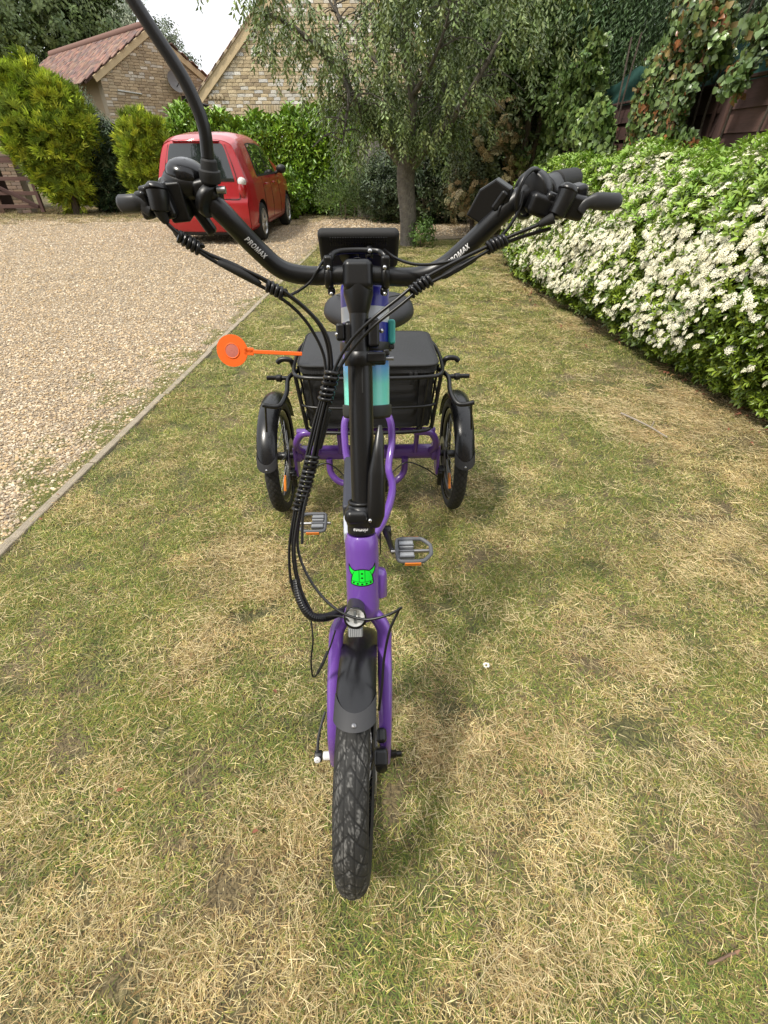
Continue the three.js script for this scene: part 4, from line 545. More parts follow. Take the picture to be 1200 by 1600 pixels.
// ---------------------------------------------------------------- red car
function gridGeo(f, nu, nv, keep) {                                 // f(i/nu, j/nv) -> Vector3
  const ps = [], uv = [], ix = []; for (let i = 0; i <= nu; i++) for (let j = 0; j <= nv; j++) { ps.push(...f(i / nu, j / nv).toArray()); uv.push(i / nu, j / nv); }
  for (let i = 0; i < nu; i++) for (let j = 0; j < nv; j++) { if (keep && !keep((i + 0.5) / nu, (j + 0.5) / nv)) continue; const a = i * (nv + 1) + j; ix.push(a, a + 1, a + nv + 1, a + nv + 1, a + 1, a + nv + 2); }
  const g = new THREE.BufferGeometry(); g.setAttribute('position', new THREE.Float32BufferAttribute(ps, 3)); g.setAttribute('uv', new THREE.Float32BufferAttribute(uv, 2)); g.setIndex(ix); g.computeVertexNormals(); return g;
}
{
  const pos = V(-3.2, 0, -9.9), car = thing('parked_car', 'red five-door hatchback parked on the gravel with its rear towards the trike', 'car', pos, -0.02); car.scale.setScalar(1.05);
  const L = 3.72, top = f => table([[0, 1.42], [0.15, 1.47], [0.4, 1.535], [0.9, 1.585], [1.4, 1.58], [1.8, 1.53], [2.1, 1.44], [2.95, 1.02], [3.5, 0.84], [3.72, 0.7]], f), hw = f => table([[0, 0.73], [0.12, 0.78], [0.3, 0.825], [0.7, 0.845], [2.8, 0.84], [3.4, 0.78], [3.72, 0.62]], f);
  const fr = y => table([[0.2, 0.06], [0.4, 0.0], [0.62, 0.0], [0.70, 0.03], [0.95, 0.06], [1.2, 0.105], [1.45, 0.17], [1.6, 0.25]], y), ff = y => table([[0.2, 0.1], [0.5, 0], [0.8, 0.1], [1.6, 0.2]], y);
  const prof = (f, v) => { const T = top(f), H = hw(f), belt = Math.min(0.965, T - 0.05), cab = smooth(0.06, 0.4, T - belt), yb = w => lerp(belt, T, w), q = [[0.86, 0.20], [0.965, 0.27], [1, 0.45], [1, 0.64], [0.985, 0.82], [0.95, belt], [lerp(0.86, 0.76, cab), yb(0.74)], [lerp(0.74, 0.63, cab), yb(0.92)], [0.38, yb(0.992)], [0, T]].map(p => [p[0] * H, Math.min(p[1], T)]); const s = v * 9, i = Math.min(8, Math.floor(s)), t = s - i, p0 = q[Math.max(0, i - 1)], p1 = q[i], p2 = q[i + 1], p3 = q[Math.min(9, i + 2)], cr = k => 0.5 * (2 * p1[k] + (p2[k] - p0[k]) * t + (2 * p0[k] - 5 * p1[k] + 4 * p2[k] - p3[k]) * t * t + (3 * p1[k] - p0[k] - 3 * p2[k] + p3[k]) * t * t * t); return [cr(0), cr(1)]; };
  const side = (s, off = 0) => (u, v) => { let [x, y] = prof(u * L, v); const f = fr(y) + u * (L - fr(y) - ff(y)); [x, y] = prof(clamp(f, 0, L), v); return V(s * (x + off), y, -f); };
  const cap = off => (s, v) => { const k = 2 * s - 1, [x, y] = prof(fr(prof(0, v)[1]), v), xx = k * x, b = 0.10 * (1 - Math.pow(Math.abs(k), 2.2)); return V(xx, y, -fr(y) + b + off); };
  const capF = (s, v) => { const k = 2 * s - 1, [x, y] = prof(L - ff(0.5), v); return V(k * x, y, -(L - ff(y)) - 0.06 * (1 - k * k)); };
  const paint = mat(0.40, 0.010, 0.016, 0.35, { clearcoat: 0.7, clearcoatRoughness: 0.06, side: THREE.DoubleSide }), glass = new THREE.MeshPhysicalMaterial({ color: lin(0.012, 0.016, 0.016), roughness: 0.04, clearcoat: 1, side: THREE.DoubleSide }), trim = mat(0.012, 0.012, 0.012, 0.5, { side: THREE.DoubleSide });
  const arches = [0.60, 2.96], keep = s => (u, v) => { const p = side(s)(u, v); return arches.every(a => Math.hypot(-p.z - a, p.y - 0.3) > 0.345) || v > 0.5; };
  const body = part('body', [gridGeo(side(1), 160, 72, keep(1)), gridGeo(side(-1), 160, 72, keep(-1)), gridGeo(cap(0), 40, 72), gridGeo(capF, 24, 40)], paint, car);
  part('underbody', [boxAt(1.36, 0.3, 3.4, 0, 0.36, -1.86, 0.05)], trim, car);
  const sub = (f, u0, u1, v0, v1) => (a, b) => f(lerp(u0, u1, a), lerp(v0, v1, b));
  const tailgate = part('tailgate', gridGeo(sub(cap(0.007), 0.085, 0.915, 0.36, 0.80), 30, 30), paint, car);
  part('rear_window', gridGeo(sub(cap(0.013), 0.115, 0.885, 0.53, 0.745), 24, 20), glass, tailgate);
  part('tailgate_seam', tube([[0.085, 0.36], [0.3, 0.36], [0.5, 0.36], [0.7, 0.36], [0.915, 0.36], [0.917, 0.42], [0.915, 0.5], [0.915, 0.6], [0.915, 0.72]].map(p => cap(0.007)(...p)), 0.006, { rad: 6, seg: 50 }), trim, car); part('tailgate_seam', tube([0.36, 0.42, 0.5, 0.6, 0.72].map(v => cap(0.007)(0.085, v)), 0.006, { rad: 6 }), trim, car); part('badge', basis(new THREE.CylinderGeometry(0.045, 0.045, 0.012, 20).rotateX(Math.PI / 2), cap(0.012)(0.5, 0.485), V(1, 0, 0), V(0, 1, 0), V(0, 0, 1)), mat(0.6, 0.6, 0.6, 0.25, { metalness: 1 }), tailgate); part('tailgate_grip', gridGeo(sub(cap(0.013), 0.38, 0.62, 0.415, 0.44), 6, 3), trim, tailgate);
  part('window_wiper', tube([cap(0.03)(0.5, 0.525), cap(0.03)(0.62, 0.56), cap(0.03)(0.72, 0.575)], 0.009, { rad: 6 }), trim, tailgate);
  part('roof_spoiler', gridGeo((a, b) => { const p = cap(0)(lerp(0.09, 0.91, a), 0.80); return V(p.x, p.y + 0.012 + 0.012 * b - 0.02 * b * b, p.z - 0.28 + 0.34 * b); }, 24, 8), paint, tailgate);
  part('rear_bumper', [gridGeo(sub(cap(0.02), 0, 1, 0.04, 0.345), 40, 22), gridGeo(sub(side(1, 0.012), 0, 0.075, 0.04, 0.345), 8, 22), gridGeo(sub(side(-1, 0.012), 0, 0.075, 0.04, 0.345), 8, 22)], paint, car);
  part('lower_valance', boxAt(1.3, 0.12, 0.12, 0, 0.2, -0.08, 0.03), trim, car);
  for (const s of [1, -1]) {
    const lamp = new THREE.Group(); lamp.name = 'tail_light'; car.add(lamp);
    const c = cap(0)(s > 0 ? 0.95 : 0.05, 0.47);
    const shellG = new THREE.SphereGeometry(1, 20, 14); shellG.scale(0.085, 0.17, 0.10); shellG.translate(c.x - s * 0.005, 0.80, c.z - 0.05); part('red_lens', shellG, mat(0.34, 0.008, 0.012, 0.12, { clearcoat: 1 }), lamp);
    const cl = new THREE.SphereGeometry(1, 20, 14); cl.scale(0.078, 0.078, 0.085); cl.translate(c.x - s * 0.0, 0.905, c.z - 0.045); part('clear_lens', cl, mat(0.62, 0.58, 0.56, 0.12, { clearcoat: 1 }), lamp);
    for (const [u0, u1, n] of [[0.165, 0.21, 'quarter_window'], [0.222, 0.40, 'rear_door_window'], [0.415, 0.60, 'front_door_window']]) part(n, gridGeo(sub(side(s, 0.006), u0, u1, 0.566, 0.665), 14, 10), glass, car);
    part('window_surround', gridGeo(sub(side(s, 0.003), 0.155, 0.61, 0.556, 0.672), 24, 10), trim, car);
    part('door_seam', [0.235, 0.408, 0.60].map(u => tube([0.15, 0.25, 0.35, 0.45, 0.55].map(v => side(s, 0.001)(u, v)), 0.005, { rad: 5 })), trim, car);
    for (const u of [0.30, 0.47]) part('door_handle', tube([side(s, 0.015)(u - 0.03, 0.47), side(s, 0.03)(u - 0.015, 0.472), side(s, 0.03)(u + 0.015, 0.472), side(s, 0.015)(u + 0.03, 0.47)], 0.014, { rad: 6 }), paint, car);
    part('side_skirt', gridGeo(sub(side(s, 0.012), 0.27, 0.68, 0.0, 0.13), 10, 6), paint, car);
    const mp = side(s, 0)(0.60, 0.56), mg = new THREE.SphereGeometry(1, 16, 12); mg.scale(0.10, 0.075, 0.06); mg.translate(mp.x + s * 0.13, mp.y + 0.07, mp.z); part('door_mirror', [mg, tube([mp, mp.clone().add(V(s * 0.09, 0.05, 0))], 0.025, { rad: 6 })], trim, car);
    for (const a of arches) {
      part('arch_liner', gridGeo((i, j) => V(s * lerp(0.835, 0.55, j), 0.3 + Math.sin(i * Math.PI) * 0.35, -a - Math.cos(i * Math.PI) * 0.35), 20, 2), trim, car);
      const w = new THREE.Group(); w.name = 'wheel'; w.position.set(s * 0.745, 0.298, -a); w.rotation.z = s > 0 ? -Math.PI / 2 : Math.PI / 2; car.add(w);
      part('tyre', lathe([[0.20, -0.085], [0.265, -0.095], [0.290, -0.075], [0.298, -0.03], [0.298, 0.03], [0.290, 0.075], [0.265, 0.095], [0.20, 0.085]], 40), mat(0.02, 0.02, 0.02, 0.85), w);
      const sp = [lathe([[0.205, 0.088], [0.195, 0.095], [0.185, 0.07], [0.18, -0.06]], 40), lathe([[0.001, 0.07], [0.045, 0.068], [0.055, 0.04]], 20)]; for (let k = 0; k < 7; k++) { const q = k / 7 * 6.283; sp.push(beam(V(Math.cos(q) * 0.03, 0.06, Math.sin(q) * 0.03), V(Math.cos(q) * 0.19, 0.075, Math.sin(q) * 0.19), 0.045, 0.02, V(0, 1, 0), 0.006)); }
      part('alloy_rim', sp, mat(0.55, 0.55, 0.56, 0.35, { metalness: 0.9, side: THREE.DoubleSide }), w); part('brake_disc', lathe([[0.001, -0.01], [0.17, -0.01], [0.17, -0.03]], 24), mat(0.02, 0.02, 0.02, 0.7, { side: THREE.DoubleSide }), w);
    }
  }
  part('roof_aerial', tube([V(0.1, 1.57, -0.55), V(0.1, 1.70, -0.42)], 0.006, { rad: 5 }), trim, car);
}

// ---------------------------------------------------------------- purple electric trike
const R1 = 0.257, trike = thing('electric_trike', 'purple three-wheeled electric trike with high black handlebars facing the viewer', 'tricycle', V(-0.040, 0, -0.495), 0.028);
const L3 = (px, py, D) => trike.worldToLocal(P(px, py, D));        // pixel and distance -> trike's own axes (back is -z)
const AX = (t, x = 0, f = 0) => V(x + 0.0055 * smooth(0.3, 0.6, t), 0.54 + 0.64 * t + f * 0.358, -(0.15 + 0.245 * t) + f * 0.934);   // along the steering axis, f in front of it
const aY = V(0, 0.934, -0.358), aZ = V(0, 0.358, 0.934), aX = V(1, 0, 0);
const onAxis = (g, t, x = 0, f = 0) => basis(g, AX(t, x, f), aX, aY, aZ);
const tris = [];
// --- wheels
function tyreGeo(R, w, rim, nu, nv, front) {
  const ps = [], cs = [], ix = [], C = R - w / 2, hW = w / 2;
  for (let i = 0; i <= nu; i++) for (let j = 0; j <= nv; j++) {
    const a = i / nu * 6.28318, b = (j / nv - 0.5) * 4.4, sx = Math.sin(b), cy = Math.cos(b);
    let rr = hW, c = 0.020, across = b * hW;                        // across: metres from the crown line
    if (Math.abs(b) < 1.45) {
      const per = front ? 44 : 52, u = i / nu * per, v = across / hW;
      let gr = 0;
      if (front) {
        gr = Math.max(gr, 1 - smooth(0.02, 0.075, Math.abs(Math.abs(v) - 0.3)));                    // two straight grooves
        const ph = ((u + Math.abs(v) * 1.15) % 1 + 1) % 1; gr = Math.max(gr, (Math.abs(v) < 1.35 ? 1 : 0) * (1 - smooth(0.03, 0.1, Math.abs(ph - 0.5))));   // chevrons
        const ph2 = ((u * 0.5 - v * 1.1) % 1 + 1) % 1; if (Math.abs(v) > 0.42) gr = Math.max(gr, 1 - smooth(0.02, 0.06, Math.abs(ph2 - 0.5)));
      } else { const ph = ((u + v * 1.2) % 1 + 1) % 1, ph2 = ((u - v * 1.2) % 1 + 1) % 1; gr = Math.max(1 - smooth(0.06, 0.16, Math.abs(ph - 0.5)), 1 - smooth(0.06, 0.16, Math.abs(ph2 - 0.5))); }
      rr -= gr * 0.0016; c = gr > 0.4 ? 0.009 : 0.022;
      if (front && gr < 0.35) { const d = fbm(u * 1.3 + 50, v * 4 + 9, 4) * 0.62 + vnoise(u * 9, v * 22) * 0.38; c += 0.13 * smooth(0.5, 0.7, d) * (1 - smooth(0.7, 1.3, Math.abs(v))); }
    }
    const q = C + rr * cy * 1.0; ps.push(rr * sx, q * Math.sin(a), q * Math.cos(a)); cs.push(c * 1.02, c, c * 0.94);
  }
  for (let i = 0; i < nu; i++) for (let j = 0; j < nv; j++) { const a = i * (nv + 1) + j; ix.push(a, a + nv + 1, a + 1, a + nv + 1, a + nv + 2, a + 1); }
  const g = new THREE.BufferGeometry(); g.setAttribute('position', new THREE.Float32BufferAttribute(ps, 3)); g.setAttribute('color', new THREE.Float32BufferAttribute(cs, 3)); g.setIndex(ix); g.computeVertexNormals(); return g;
}
const tyreMat = new THREE.MeshStandardMaterial({ vertexColors: true, roughness: 0.78, side: THREE.DoubleSide });
const xLathe = (prof, seg = 48) => { const g = lathe(prof, seg); g.rotateZ(-Math.PI / 2); return g; };  // lathe axis along x
const spokeGeo = tube([V(0, 0, 0), V(0, 1, 0)], 0.0011, { rad: 5, round: false });
function wheel(x, z, front, discSide) {
  const w = new THREE.Group(); w.name = front ? 'front_wheel' : 'rear_wheel'; w.position.set(x, R1, z); if (front) w.rotation.y = -0.045; trike.add(w);
  part('tyre', front ? tyreGeo(R1, 0.067, 0, 640, 72, true) : tyreGeo(R1, 0.058, 0, 420, 48, false), tyreMat, w);
  part('rim', xLathe([[0.206, -0.016], [0.200, -0.0165], [0.188, -0.013], [0.180, -0.008], [0.180, 0.008], [0.188, 0.013], [0.200, 0.0165], [0.206, 0.016]], 72), M.satin, w);
  part('rim_edge', [-1, 1].map(s => xLathe([[0.2065, s * 0.0158], [0.2035, s * 0.0178], [0.200, s * 0.017]], 72)), mat(0.45, 0.45, 0.46, 0.35, { metalness: 0.9, side: THREE.DoubleSide }), w);
  part('hub', [xLathe([[0.001, -0.052], [0.012, -0.052], [0.014, -0.034], [0.031, -0.032], [0.031, -0.026], [0.018, -0.02], [0.018, 0.02], [0.031, 0.026], [0.031, 0.032], [0.014, 0.034], [0.012, 0.052], [0.001, 0.052]], 28)], M.satin, w);
  for (let k = 0; k < 28; k++) { const s = k % 2 ? 1 : -1, a = k / 28 * 6.283, tw = (k % 4 < 2 ? 1 : -1) * 0.42, p = V(s * 0.029, Math.sin(a + tw) * 0.03, Math.cos(a + tw) * 0.03), q = V(s * 0.004, Math.sin(a) * 0.181, Math.cos(a) * 0.181), o = new THREE.Mesh(spokeGeo, M.dullsteel); shade(o); o.name = 'spoke'; o.position.copy(p); o.scale.y = p.distanceTo(q); o.quaternion.setFromUnitVectors(V(0, 1, 0), q.clone().sub(p).normalize()); w.add(o); }
  if (discSide) { part('brake_disc', [xLathe([[0.056, discSide * 0.040], [0.080, discSide * 0.040], [0.080, discSide * 0.042], [0.056, discSide * 0.042], [0.056, discSide * 0.040]], 48), ...[0, 1, 2, 3, 4, 5].map(k => { const a = k * 1.047; return beam(V(discSide * 0.041, Math.sin(a) * 0.014, Math.cos(a) * 0.014), V(discSide * 0.041, Math.sin(a + 0.4) * 0.058, Math.cos(a + 0.4) * 0.058), 0.008, 0.002, V(1, 0, 0), 0.001); })], M.dullsteel, w); }
  if (!front) { const rf = part('spoke_reflector', boxAt(0.012, 0.02, 0.075, 0, 0, 0, 0.004), mat(0.75, 0.22, 0.02, 0.2, { clearcoat: 1 }), w); rf.position.set(-Math.sign(x) * 0.016, -0.10, 0.075); rf.rotation.x = 0.9; }
  return w;
}
wheel(-0.018, 0, true, 1);
const zr = -1.339, track = 0.393;
wheel(-track, zr, false, 0); wheel(track, zr, false, 0);
function fender(x, z, R, w, a0, a1, name) {                         // domed strip with a tongue-shaped rubber end
  const f = new THREE.Group(); f.name = name; f.position.set(x, R1, z); if (name === 'front_fender') f.rotation.y = -0.03; trike.add(f);
  const strip = (q0, q1, off, ww, nu = 48) => gridGeo((i, j) => { const k = j * 2 - 1, t = 2.3 * k / 2, taper = 1; const a = lerp(q0, q1, i), rr = R + off - (1 - Math.cos(t)) * ww * 0.36, x0 = Math.sin(t) / Math.sin(1.15) * ww / 2 * taper; return V(x0, Math.sin(a) * rr, Math.cos(a) * rr); }, nu, 20);
  part('fender_shell', strip(a0, a1, 0, w), new THREE.MeshPhysicalMaterial({ color: lin(0.008, 0.008, 0.009), roughness: 0.26, side: THREE.DoubleSide }), f);
  // rubber flap: its upper edge curves up at the sides
  const len = 0.029 / R; part('mud_flap', gridGeo((i, j) => { const k = j * 2 - 1, t = 2.3 * k / 2, up = a0 + 0.17 * k * k + 0.015, low = a0 - len * (1 - 0.85 * k * k), a = lerp(up, low, i), rr = R + 0.0022 - (1 - Math.cos(t)) * w * 0.36; return V(Math.sin(t) / Math.sin(1.15) * (w + 0.002) / 2, Math.sin(a) * rr, Math.cos(a) * rr); }, 10, 24), mat(0.028, 0.028, 0.03, 0.6, { side: THREE.DoubleSide }), f);
  part('flap_rivet', basis(lathe([[0.001, 0.003], [0.004, 0.002], [0.005, 0]], 12), V(0, Math.sin(a0 - 0.06) * (R + 0.003), Math.cos(a0 - 0.06) * (R + 0.003)), V(1, 0, 0), V(0, Math.sin(a0 - 0.06), Math.cos(a0 - 0.06)), V(0, -Math.cos(a0 - 0.06), Math.sin(a0 - 0.06))), M.dullsteel, f);
  return f;
}
fender(-0.014, 0, 0.287, 0.078, 1.365, 3.0, 'front_fender');
fender(-track - 0.005, zr, 0.287, 0.08, 0.40, 2.9, 'rear_fender'); fender(track + 0.005, zr, 0.287, 0.08, 0.40, 2.9, 'rear_fender');

// --- fork, head tube, emblem
const fork = new THREE.Group(); fork.name = 'fork'; trike.add(fork);
for (const s of [-1, 1]) part('fork_blade', tube([AX(0.05, s * 0.012 - 0.005), AX(0.03, s * 0.032 - 0.006, 0.004), AX(-0.012, s * 0.050 - 0.007, 0.008), AX(-0.08, s * 0.0535 - 0.009, 0.012), V(s * 0.056 - 0.013, 0.36, 0.0), V(s * 0.0585 - 0.015, 0.235, 0.006)], t => t < 0.45 ? 0.0165 : lerp(0.0165, 0.0115, (t - 0.45) / 0.55), { rad: 16, seg: 40, flat: 0.92 }), M.purple, fork);
part('fork_crown', onAxis(lathe([[0.001, -0.02], [0.020, -0.018], [0.026, 0.0], [0.026, 0.03], [0.001, 0.03]], 28), 0.045), M.purple, fork);
part('axle_nut', [tube([V(0.05, R1, 0), V(0.069, R1, 0)], 0.009, { rad: 6 }), tube([V(0.067, R1, 0), V(0.081, R1, 0)], 0.0065, { rad: 10 })], M.black, fork);
part('axle_collar', tube([V(-0.078, R1, 0), V(-0.100, R1, 0)], 0.0095, { rad: 14 }), mat(0.75, 0.75, 0.75, 0.35), fork);
{
  const q = new THREE.Group(); q.name = 'quick_release'; q.position.x = -0.022; trike.add(q);
  part('cam', tube([V(-0.080, R1, 0.0), V(-0.097, R1, 0.0)], 0.0125, { rad: 16 }), M.black, q); part('cam_disc', basis(lathe([[0.001, 0.003], [0.007, 0.0025], [0.0075, 0]], 18), V(-0.090, R1 + 0.006, 0.011), aX, V(0, 0.5, 0.86), V(0, -0.86, 0.5)), mat(0.75, 0.75, 0.75, 0.3), q);
  part('release_lever', tube([V(-0.091, R1 + 0.006, -0.004), V(-0.088, R1 + 0.03, -0.03), V(-0.079, R1 + 0.05, -0.06), V(-0.074, R1 + 0.055, -0.075)], t => 0.0058 - 0.001 * t, { rad: 10, flat: 0.6 }), mat(0.05, 0.05, 0.052, 0.5), q);
}
{
  const b = new THREE.Group(); b.name = 'brake_caliper'; b.position.x = -0.012; trike.add(b);
  part('caliper_body', [basis(rbox(0.03, 0.05, 0.036, 0.008), V(0.044, 0.345, 0.045), aX, V(0, 0.85, 0.52), V(0, -0.52, 0.85)), basis(rbox(0.022, 0.03, 0.03, 0.008), V(0.046, 0.375, 0.015), aX, V(0, 0.9, 0.4), V(0, -0.4, 0.9))], M.black, b); part('adjuster', basis(lathe([[0.001, 0.006], [0.012, 0.005], [0.013, 0], [0.013, -0.008]], 18), V(0.045, 0.348, 0.067), aX, V(0, 0.3, 0.95), V(0, -0.95, 0.3)), M.satin, b);
}
const frame = new THREE.Group(); frame.name = 'frame'; trike.add(frame);
const head = part('head_tube', onAxis(lathe([[0.020, -0.098], [0.0335, -0.096], [0.0348, -0.07], [0.0345, 0.06], [0.0348, 0.074], [0.030, 0.088], [0.0275, 0.0885], [0.02, 0.0885]], 48), 0.175), M.purple, frame);
{
  // emblem: horned helmet, green on the purple head tube
  const t = canvasTex(256, 256, (c) => {
    c.clearRect(0, 0, 256, 256); const path = new Path2DLike(c);
    path.helmet(); 
  });
  function Path2DLike(c) { this.helmet = () => {
    const shape = () => { c.beginPath(); c.moveTo(20, 20); c.quadraticCurveTo(36, 62, 74, 72); c.quadraticCurveTo(128, 44, 182, 72); c.quadraticCurveTo(222, 60, 238, 20); c.quadraticCurveTo(244, 84, 206, 118); c.quadraticCurveTo(216, 150, 218, 200); c.quadraticCurveTo(128, 226, 38, 200); c.quadraticCurveTo(40, 150, 50, 118); c.quadraticCurveTo(12, 84, 20, 20); c.closePath(); };
    shape(); c.fillStyle = '#16e03a'; c.fill(); c.lineWidth = 9; c.lineJoin = 'round'; c.strokeStyle = '#0c150c'; c.stroke();
    c.lineWidth = 4; c.beginPath(); c.moveTo(106, 62); c.lineTo(106, 178); c.moveTo(150, 62); c.lineTo(150, 178); c.moveTo(42, 166); c.quadraticCurveTo(128, 188, 214, 166); c.moveTo(66, 84); c.lineTo(52, 116); c.moveTo(190, 84); c.lineTo(204, 116); c.stroke();
    c.fillStyle = '#0c150c'; for (const [x, y] of [[128, 98], [128, 138], [62, 186], [95, 194], [128, 197], [161, 194], [194, 186]]) { c.beginPath(); c.arc(x, y, 8.5, 0, 7); c.fill(); }
  }; }
  const hh = 0.060, th = 2.0, g = new THREE.CylinderGeometry(0.0352, 0.0352, hh, 24, 1, true, -th / 2, th);
  part('helmet_emblem', onAxis(g, 0.185), new THREE.MeshPhysicalMaterial({ map: t, alphaTest: 0.5, transparent: false, roughness: 0.35, side: THREE.DoubleSide }), head).userData.label = 'green horned helmet sticker';
  const t2 = canvasTex(256, 64, (c) => { c.clearRect(0, 0, 256, 64); c.save(); c.translate(128, 32); c.rotate(Math.PI); c.fillStyle = '#dcdcdc'; c.font = 'italic bold 52px sans-serif'; c.textAlign = 'center'; c.textBaseline = 'middle'; c.fillText('gineyea', 0, 0); c.restore(); });
  const collar = part('headset_collar', onAxis(lathe([[0.02, -0.012], [0.0275, -0.012], [0.0285, -0.006], [0.028, 0.014], [0.024, 0.022], [0.02, 0.022]], 40), 0.325), M.satin, trike);
  part('collar_lettering', onAxis(new THREE.CylinderGeometry(0.0288, 0.0288, 0.0135, 20, 1, true, -0.70, 1.4), 0.329), new THREE.MeshStandardMaterial({ map: t2, alphaTest: 0.4, roughness: 0.5, side: THREE.DoubleSide }), collar);
}
part('key_lock_boss', onAxis(lathe([[0.001, 0.032], [0.014, 0.03], [0.018, 0.02], [0.018, -0.03], [0.001, -0.03]], 20), 0.135, 0.034, -0.012), M.purple, frame);
// main tubes of the low step-through frame (behind the head tube)
part('main_tube', tube([AX(0.14, 0, -0.02), V(0, 0.56, -0.30), V(0, 0.40, -0.48), V(0, 0.33, -0.66), V(0, 0.31, -0.80)], 0.026, { rad: 16 }), M.purple, frame);
part('side_tube', tube([L3(570, 850, 0.93), L3(590, 828, 1.0), L3(602, 806, 1.08), L3(611, 778, 1.18), L3(613, 757, 1.26), L3(607, 730, 1.36), L3(612, 690, 1.43), L3(609, 655, 1.46), L3(597, 640, 1.48), L3(580, 640, 1.5)], 0.0125, { rad: 12, seg: 60 }), M.purple, frame);
part('side_tube', tube([L3(556, 742, 1.33), L3(544, 722, 1.38), L3(539, 690, 1.42), L3(540, 655, 1.46), L3(552, 642, 1.48)], 0.0125, { rad: 12, seg: 40 }), M.purple, frame);
part('seat_tube', tube([V(0.0, 0.34, -0.80), V(0.0, 0.66, -0.90)], 0.021, { rad: 14 }), M.purple, frame); part('bolt_boss', tube([L3(598, 687, 1.43), L3(592, 687, 1.43)], 0.012, { rad: 10 }), M.purple, frame);
part('bottom_bracket', tube([V(-0.05, 0.31, -0.73), V(0.05, 0.31, -0.73)], 0.028, { rad: 18 }), M.purple, frame);
part('chain_stay', tube([V(0.0, 0.31, -0.74), V(0.045, 0.29, -0.95), V(0.05, 0.27, zr + 0.05)], 0.014, { rad: 10 }), M.purple, frame); part('chain_stay', tube([V(0.0, 0.31, -0.74), V(-0.06, 0.29, -0.95), V(-0.065, 0.27, zr + 0.05)], 0.014, { rad: 10 }), M.purple, frame);
// rear axle assembly
const rear = new THREE.Group(); rear.name = 'rear_axle'; trike.add(rear);
part('axle_tube', tube([V(-0.325, 0.285, zr + 0.02), V(0.325, 0.285, zr + 0.02)], 0.033, { rad: 18 }), M.purple, rear);
for (const s of [-1, 1]) {
  part('axle_flange', [boxAt(0.014, 0.15, 0.075, s * 0.318, 0.262, zr + 0.035, 0.006), tube([V(s * 0.29, 0.285, zr + 0.02), V(s * 0.325, 0.285, zr + 0.02)], 0.042, { rad: 18 })], M.purple, rear);
  part('rack_support', tube([V(s * 0.285, 0.30, zr + 0.04), V(s * 0.30, 0.37, zr + 0.10), V(s * 0.27, 0.425, zr + 0.11), V(s * 0.2, 0.43, zr + 0.11)], 0.015, { rad: 10 }), M.purple, rear);
  part('rack_upright', tube([V(s * 0.215, 0.30, zr + 0.05), V(s * 0.215, 0.43, zr + 0.10)], 0.011, { rad: 8 }), M.purple, rear); part('rack_upright', tube([V(s * 0.115, 0.30, zr + 0.05), V(s * 0.115, 0.43, zr + 0.10)], 0.011, { rad: 8 }), M.purple, rear);
  part('lower_loop', tube([V(s * 0.17, 0.27, zr + 0.05), V(s * 0.165, 0.20, zr + 0.06), V(s * 0.13, 0.165, zr + 0.08), V(s * 0.05, 0.16, zr + 0.1)], 0.015, { rad: 10 }), M.purple, rear);
  part('half_shaft', tube([V(s * 0.325, 0.262, zr), V(s * 0.385, 0.262, zr)], 0.014, { rad: 12 }), M.black, rear);
  part('disc_caliper', [boxAt(0.03, 0.045, 0.05, s * 0.335, 0.205, zr + 0.07, 0.008), boxAt(0.02, 0.07, 0.02, s * 0.327, 0.185, zr + 0.095, 0.006)], M.black, rear);
  part('rotor', xLathe([[0.05, s * 0.345], [0.08, s * 0.345], [0.08, s * 0.347], [0.05, s * 0.347]], 40).translate(0, R1, zr), M.dullsteel, rear);
  part('brake_cable', tube([V(s * 0.32, 0.20, zr + 0.11), V(s * 0.25, 0.27, zr + 0.14), V(s * 0.17, 0.30, zr + 0.14), V(s * 0.10, 0.25, zr + 0.16), V(s * 0.06, 0.22, zr + 0.2)], 0.003, { rad: 6 }), M.cable, rear);
}
part('rack_rail', tube([V(-0.29, 0.432, zr + 0.10), V(0.29, 0.432, zr + 0.10)], 0.014, { rad: 10 }), M.purple, rear); part('rack_rail', tube([V(-0.27, 0.432, zr - 0.18), V(0.27, 0.432, zr - 0.18)], 0.014, { rad: 10 }), M.purple, rear);
part('tilt_block', [boxAt(0.09, 0.12, 0.1, 0.0, 0.225, zr + 0.1, 0.012)], M.purple, rear); part('derailleur', [boxAt(0.03, 0.09, 0.05, 0.075, 0.20, zr + 0.14, 0.01), boxAt(0.05, 0.03, 0.03, 0.055, 0.235, zr + 0.12, 0.006)], M.black, rear);
for (const [x, y, z] of [[-0.068, 0.245, zr + 0.18], [-0.068, 0.215, zr + 0.19], [0.052, 0.25, zr + 0.17], [0.06, 0.205, zr + 0.2], [0.06, 0.185, zr + 0.2]]) part('bolt', tube([V(x, y, z), V(x, y, z + 0.012)], 0.006, { rad: 8 }), M.steel, rear);
// battery housing / chain guard behind the stem
part('chain_guard', [beam(L3(547, 725, 1.36), L3(545, 805, 1.10), 0.036, 0.07, V(0, 1, 0), 0.01)], mat(0.03, 0.032, 0.045, 0.45), trike);
part('chain_guard_plate', beam(L3(546, 812, 1.06), L3(547, 842, 0.98), 0.034, 0.05, V(0, 1, 0), 0.008), mat(0.42, 0.44, 0.50, 0.35), trike);
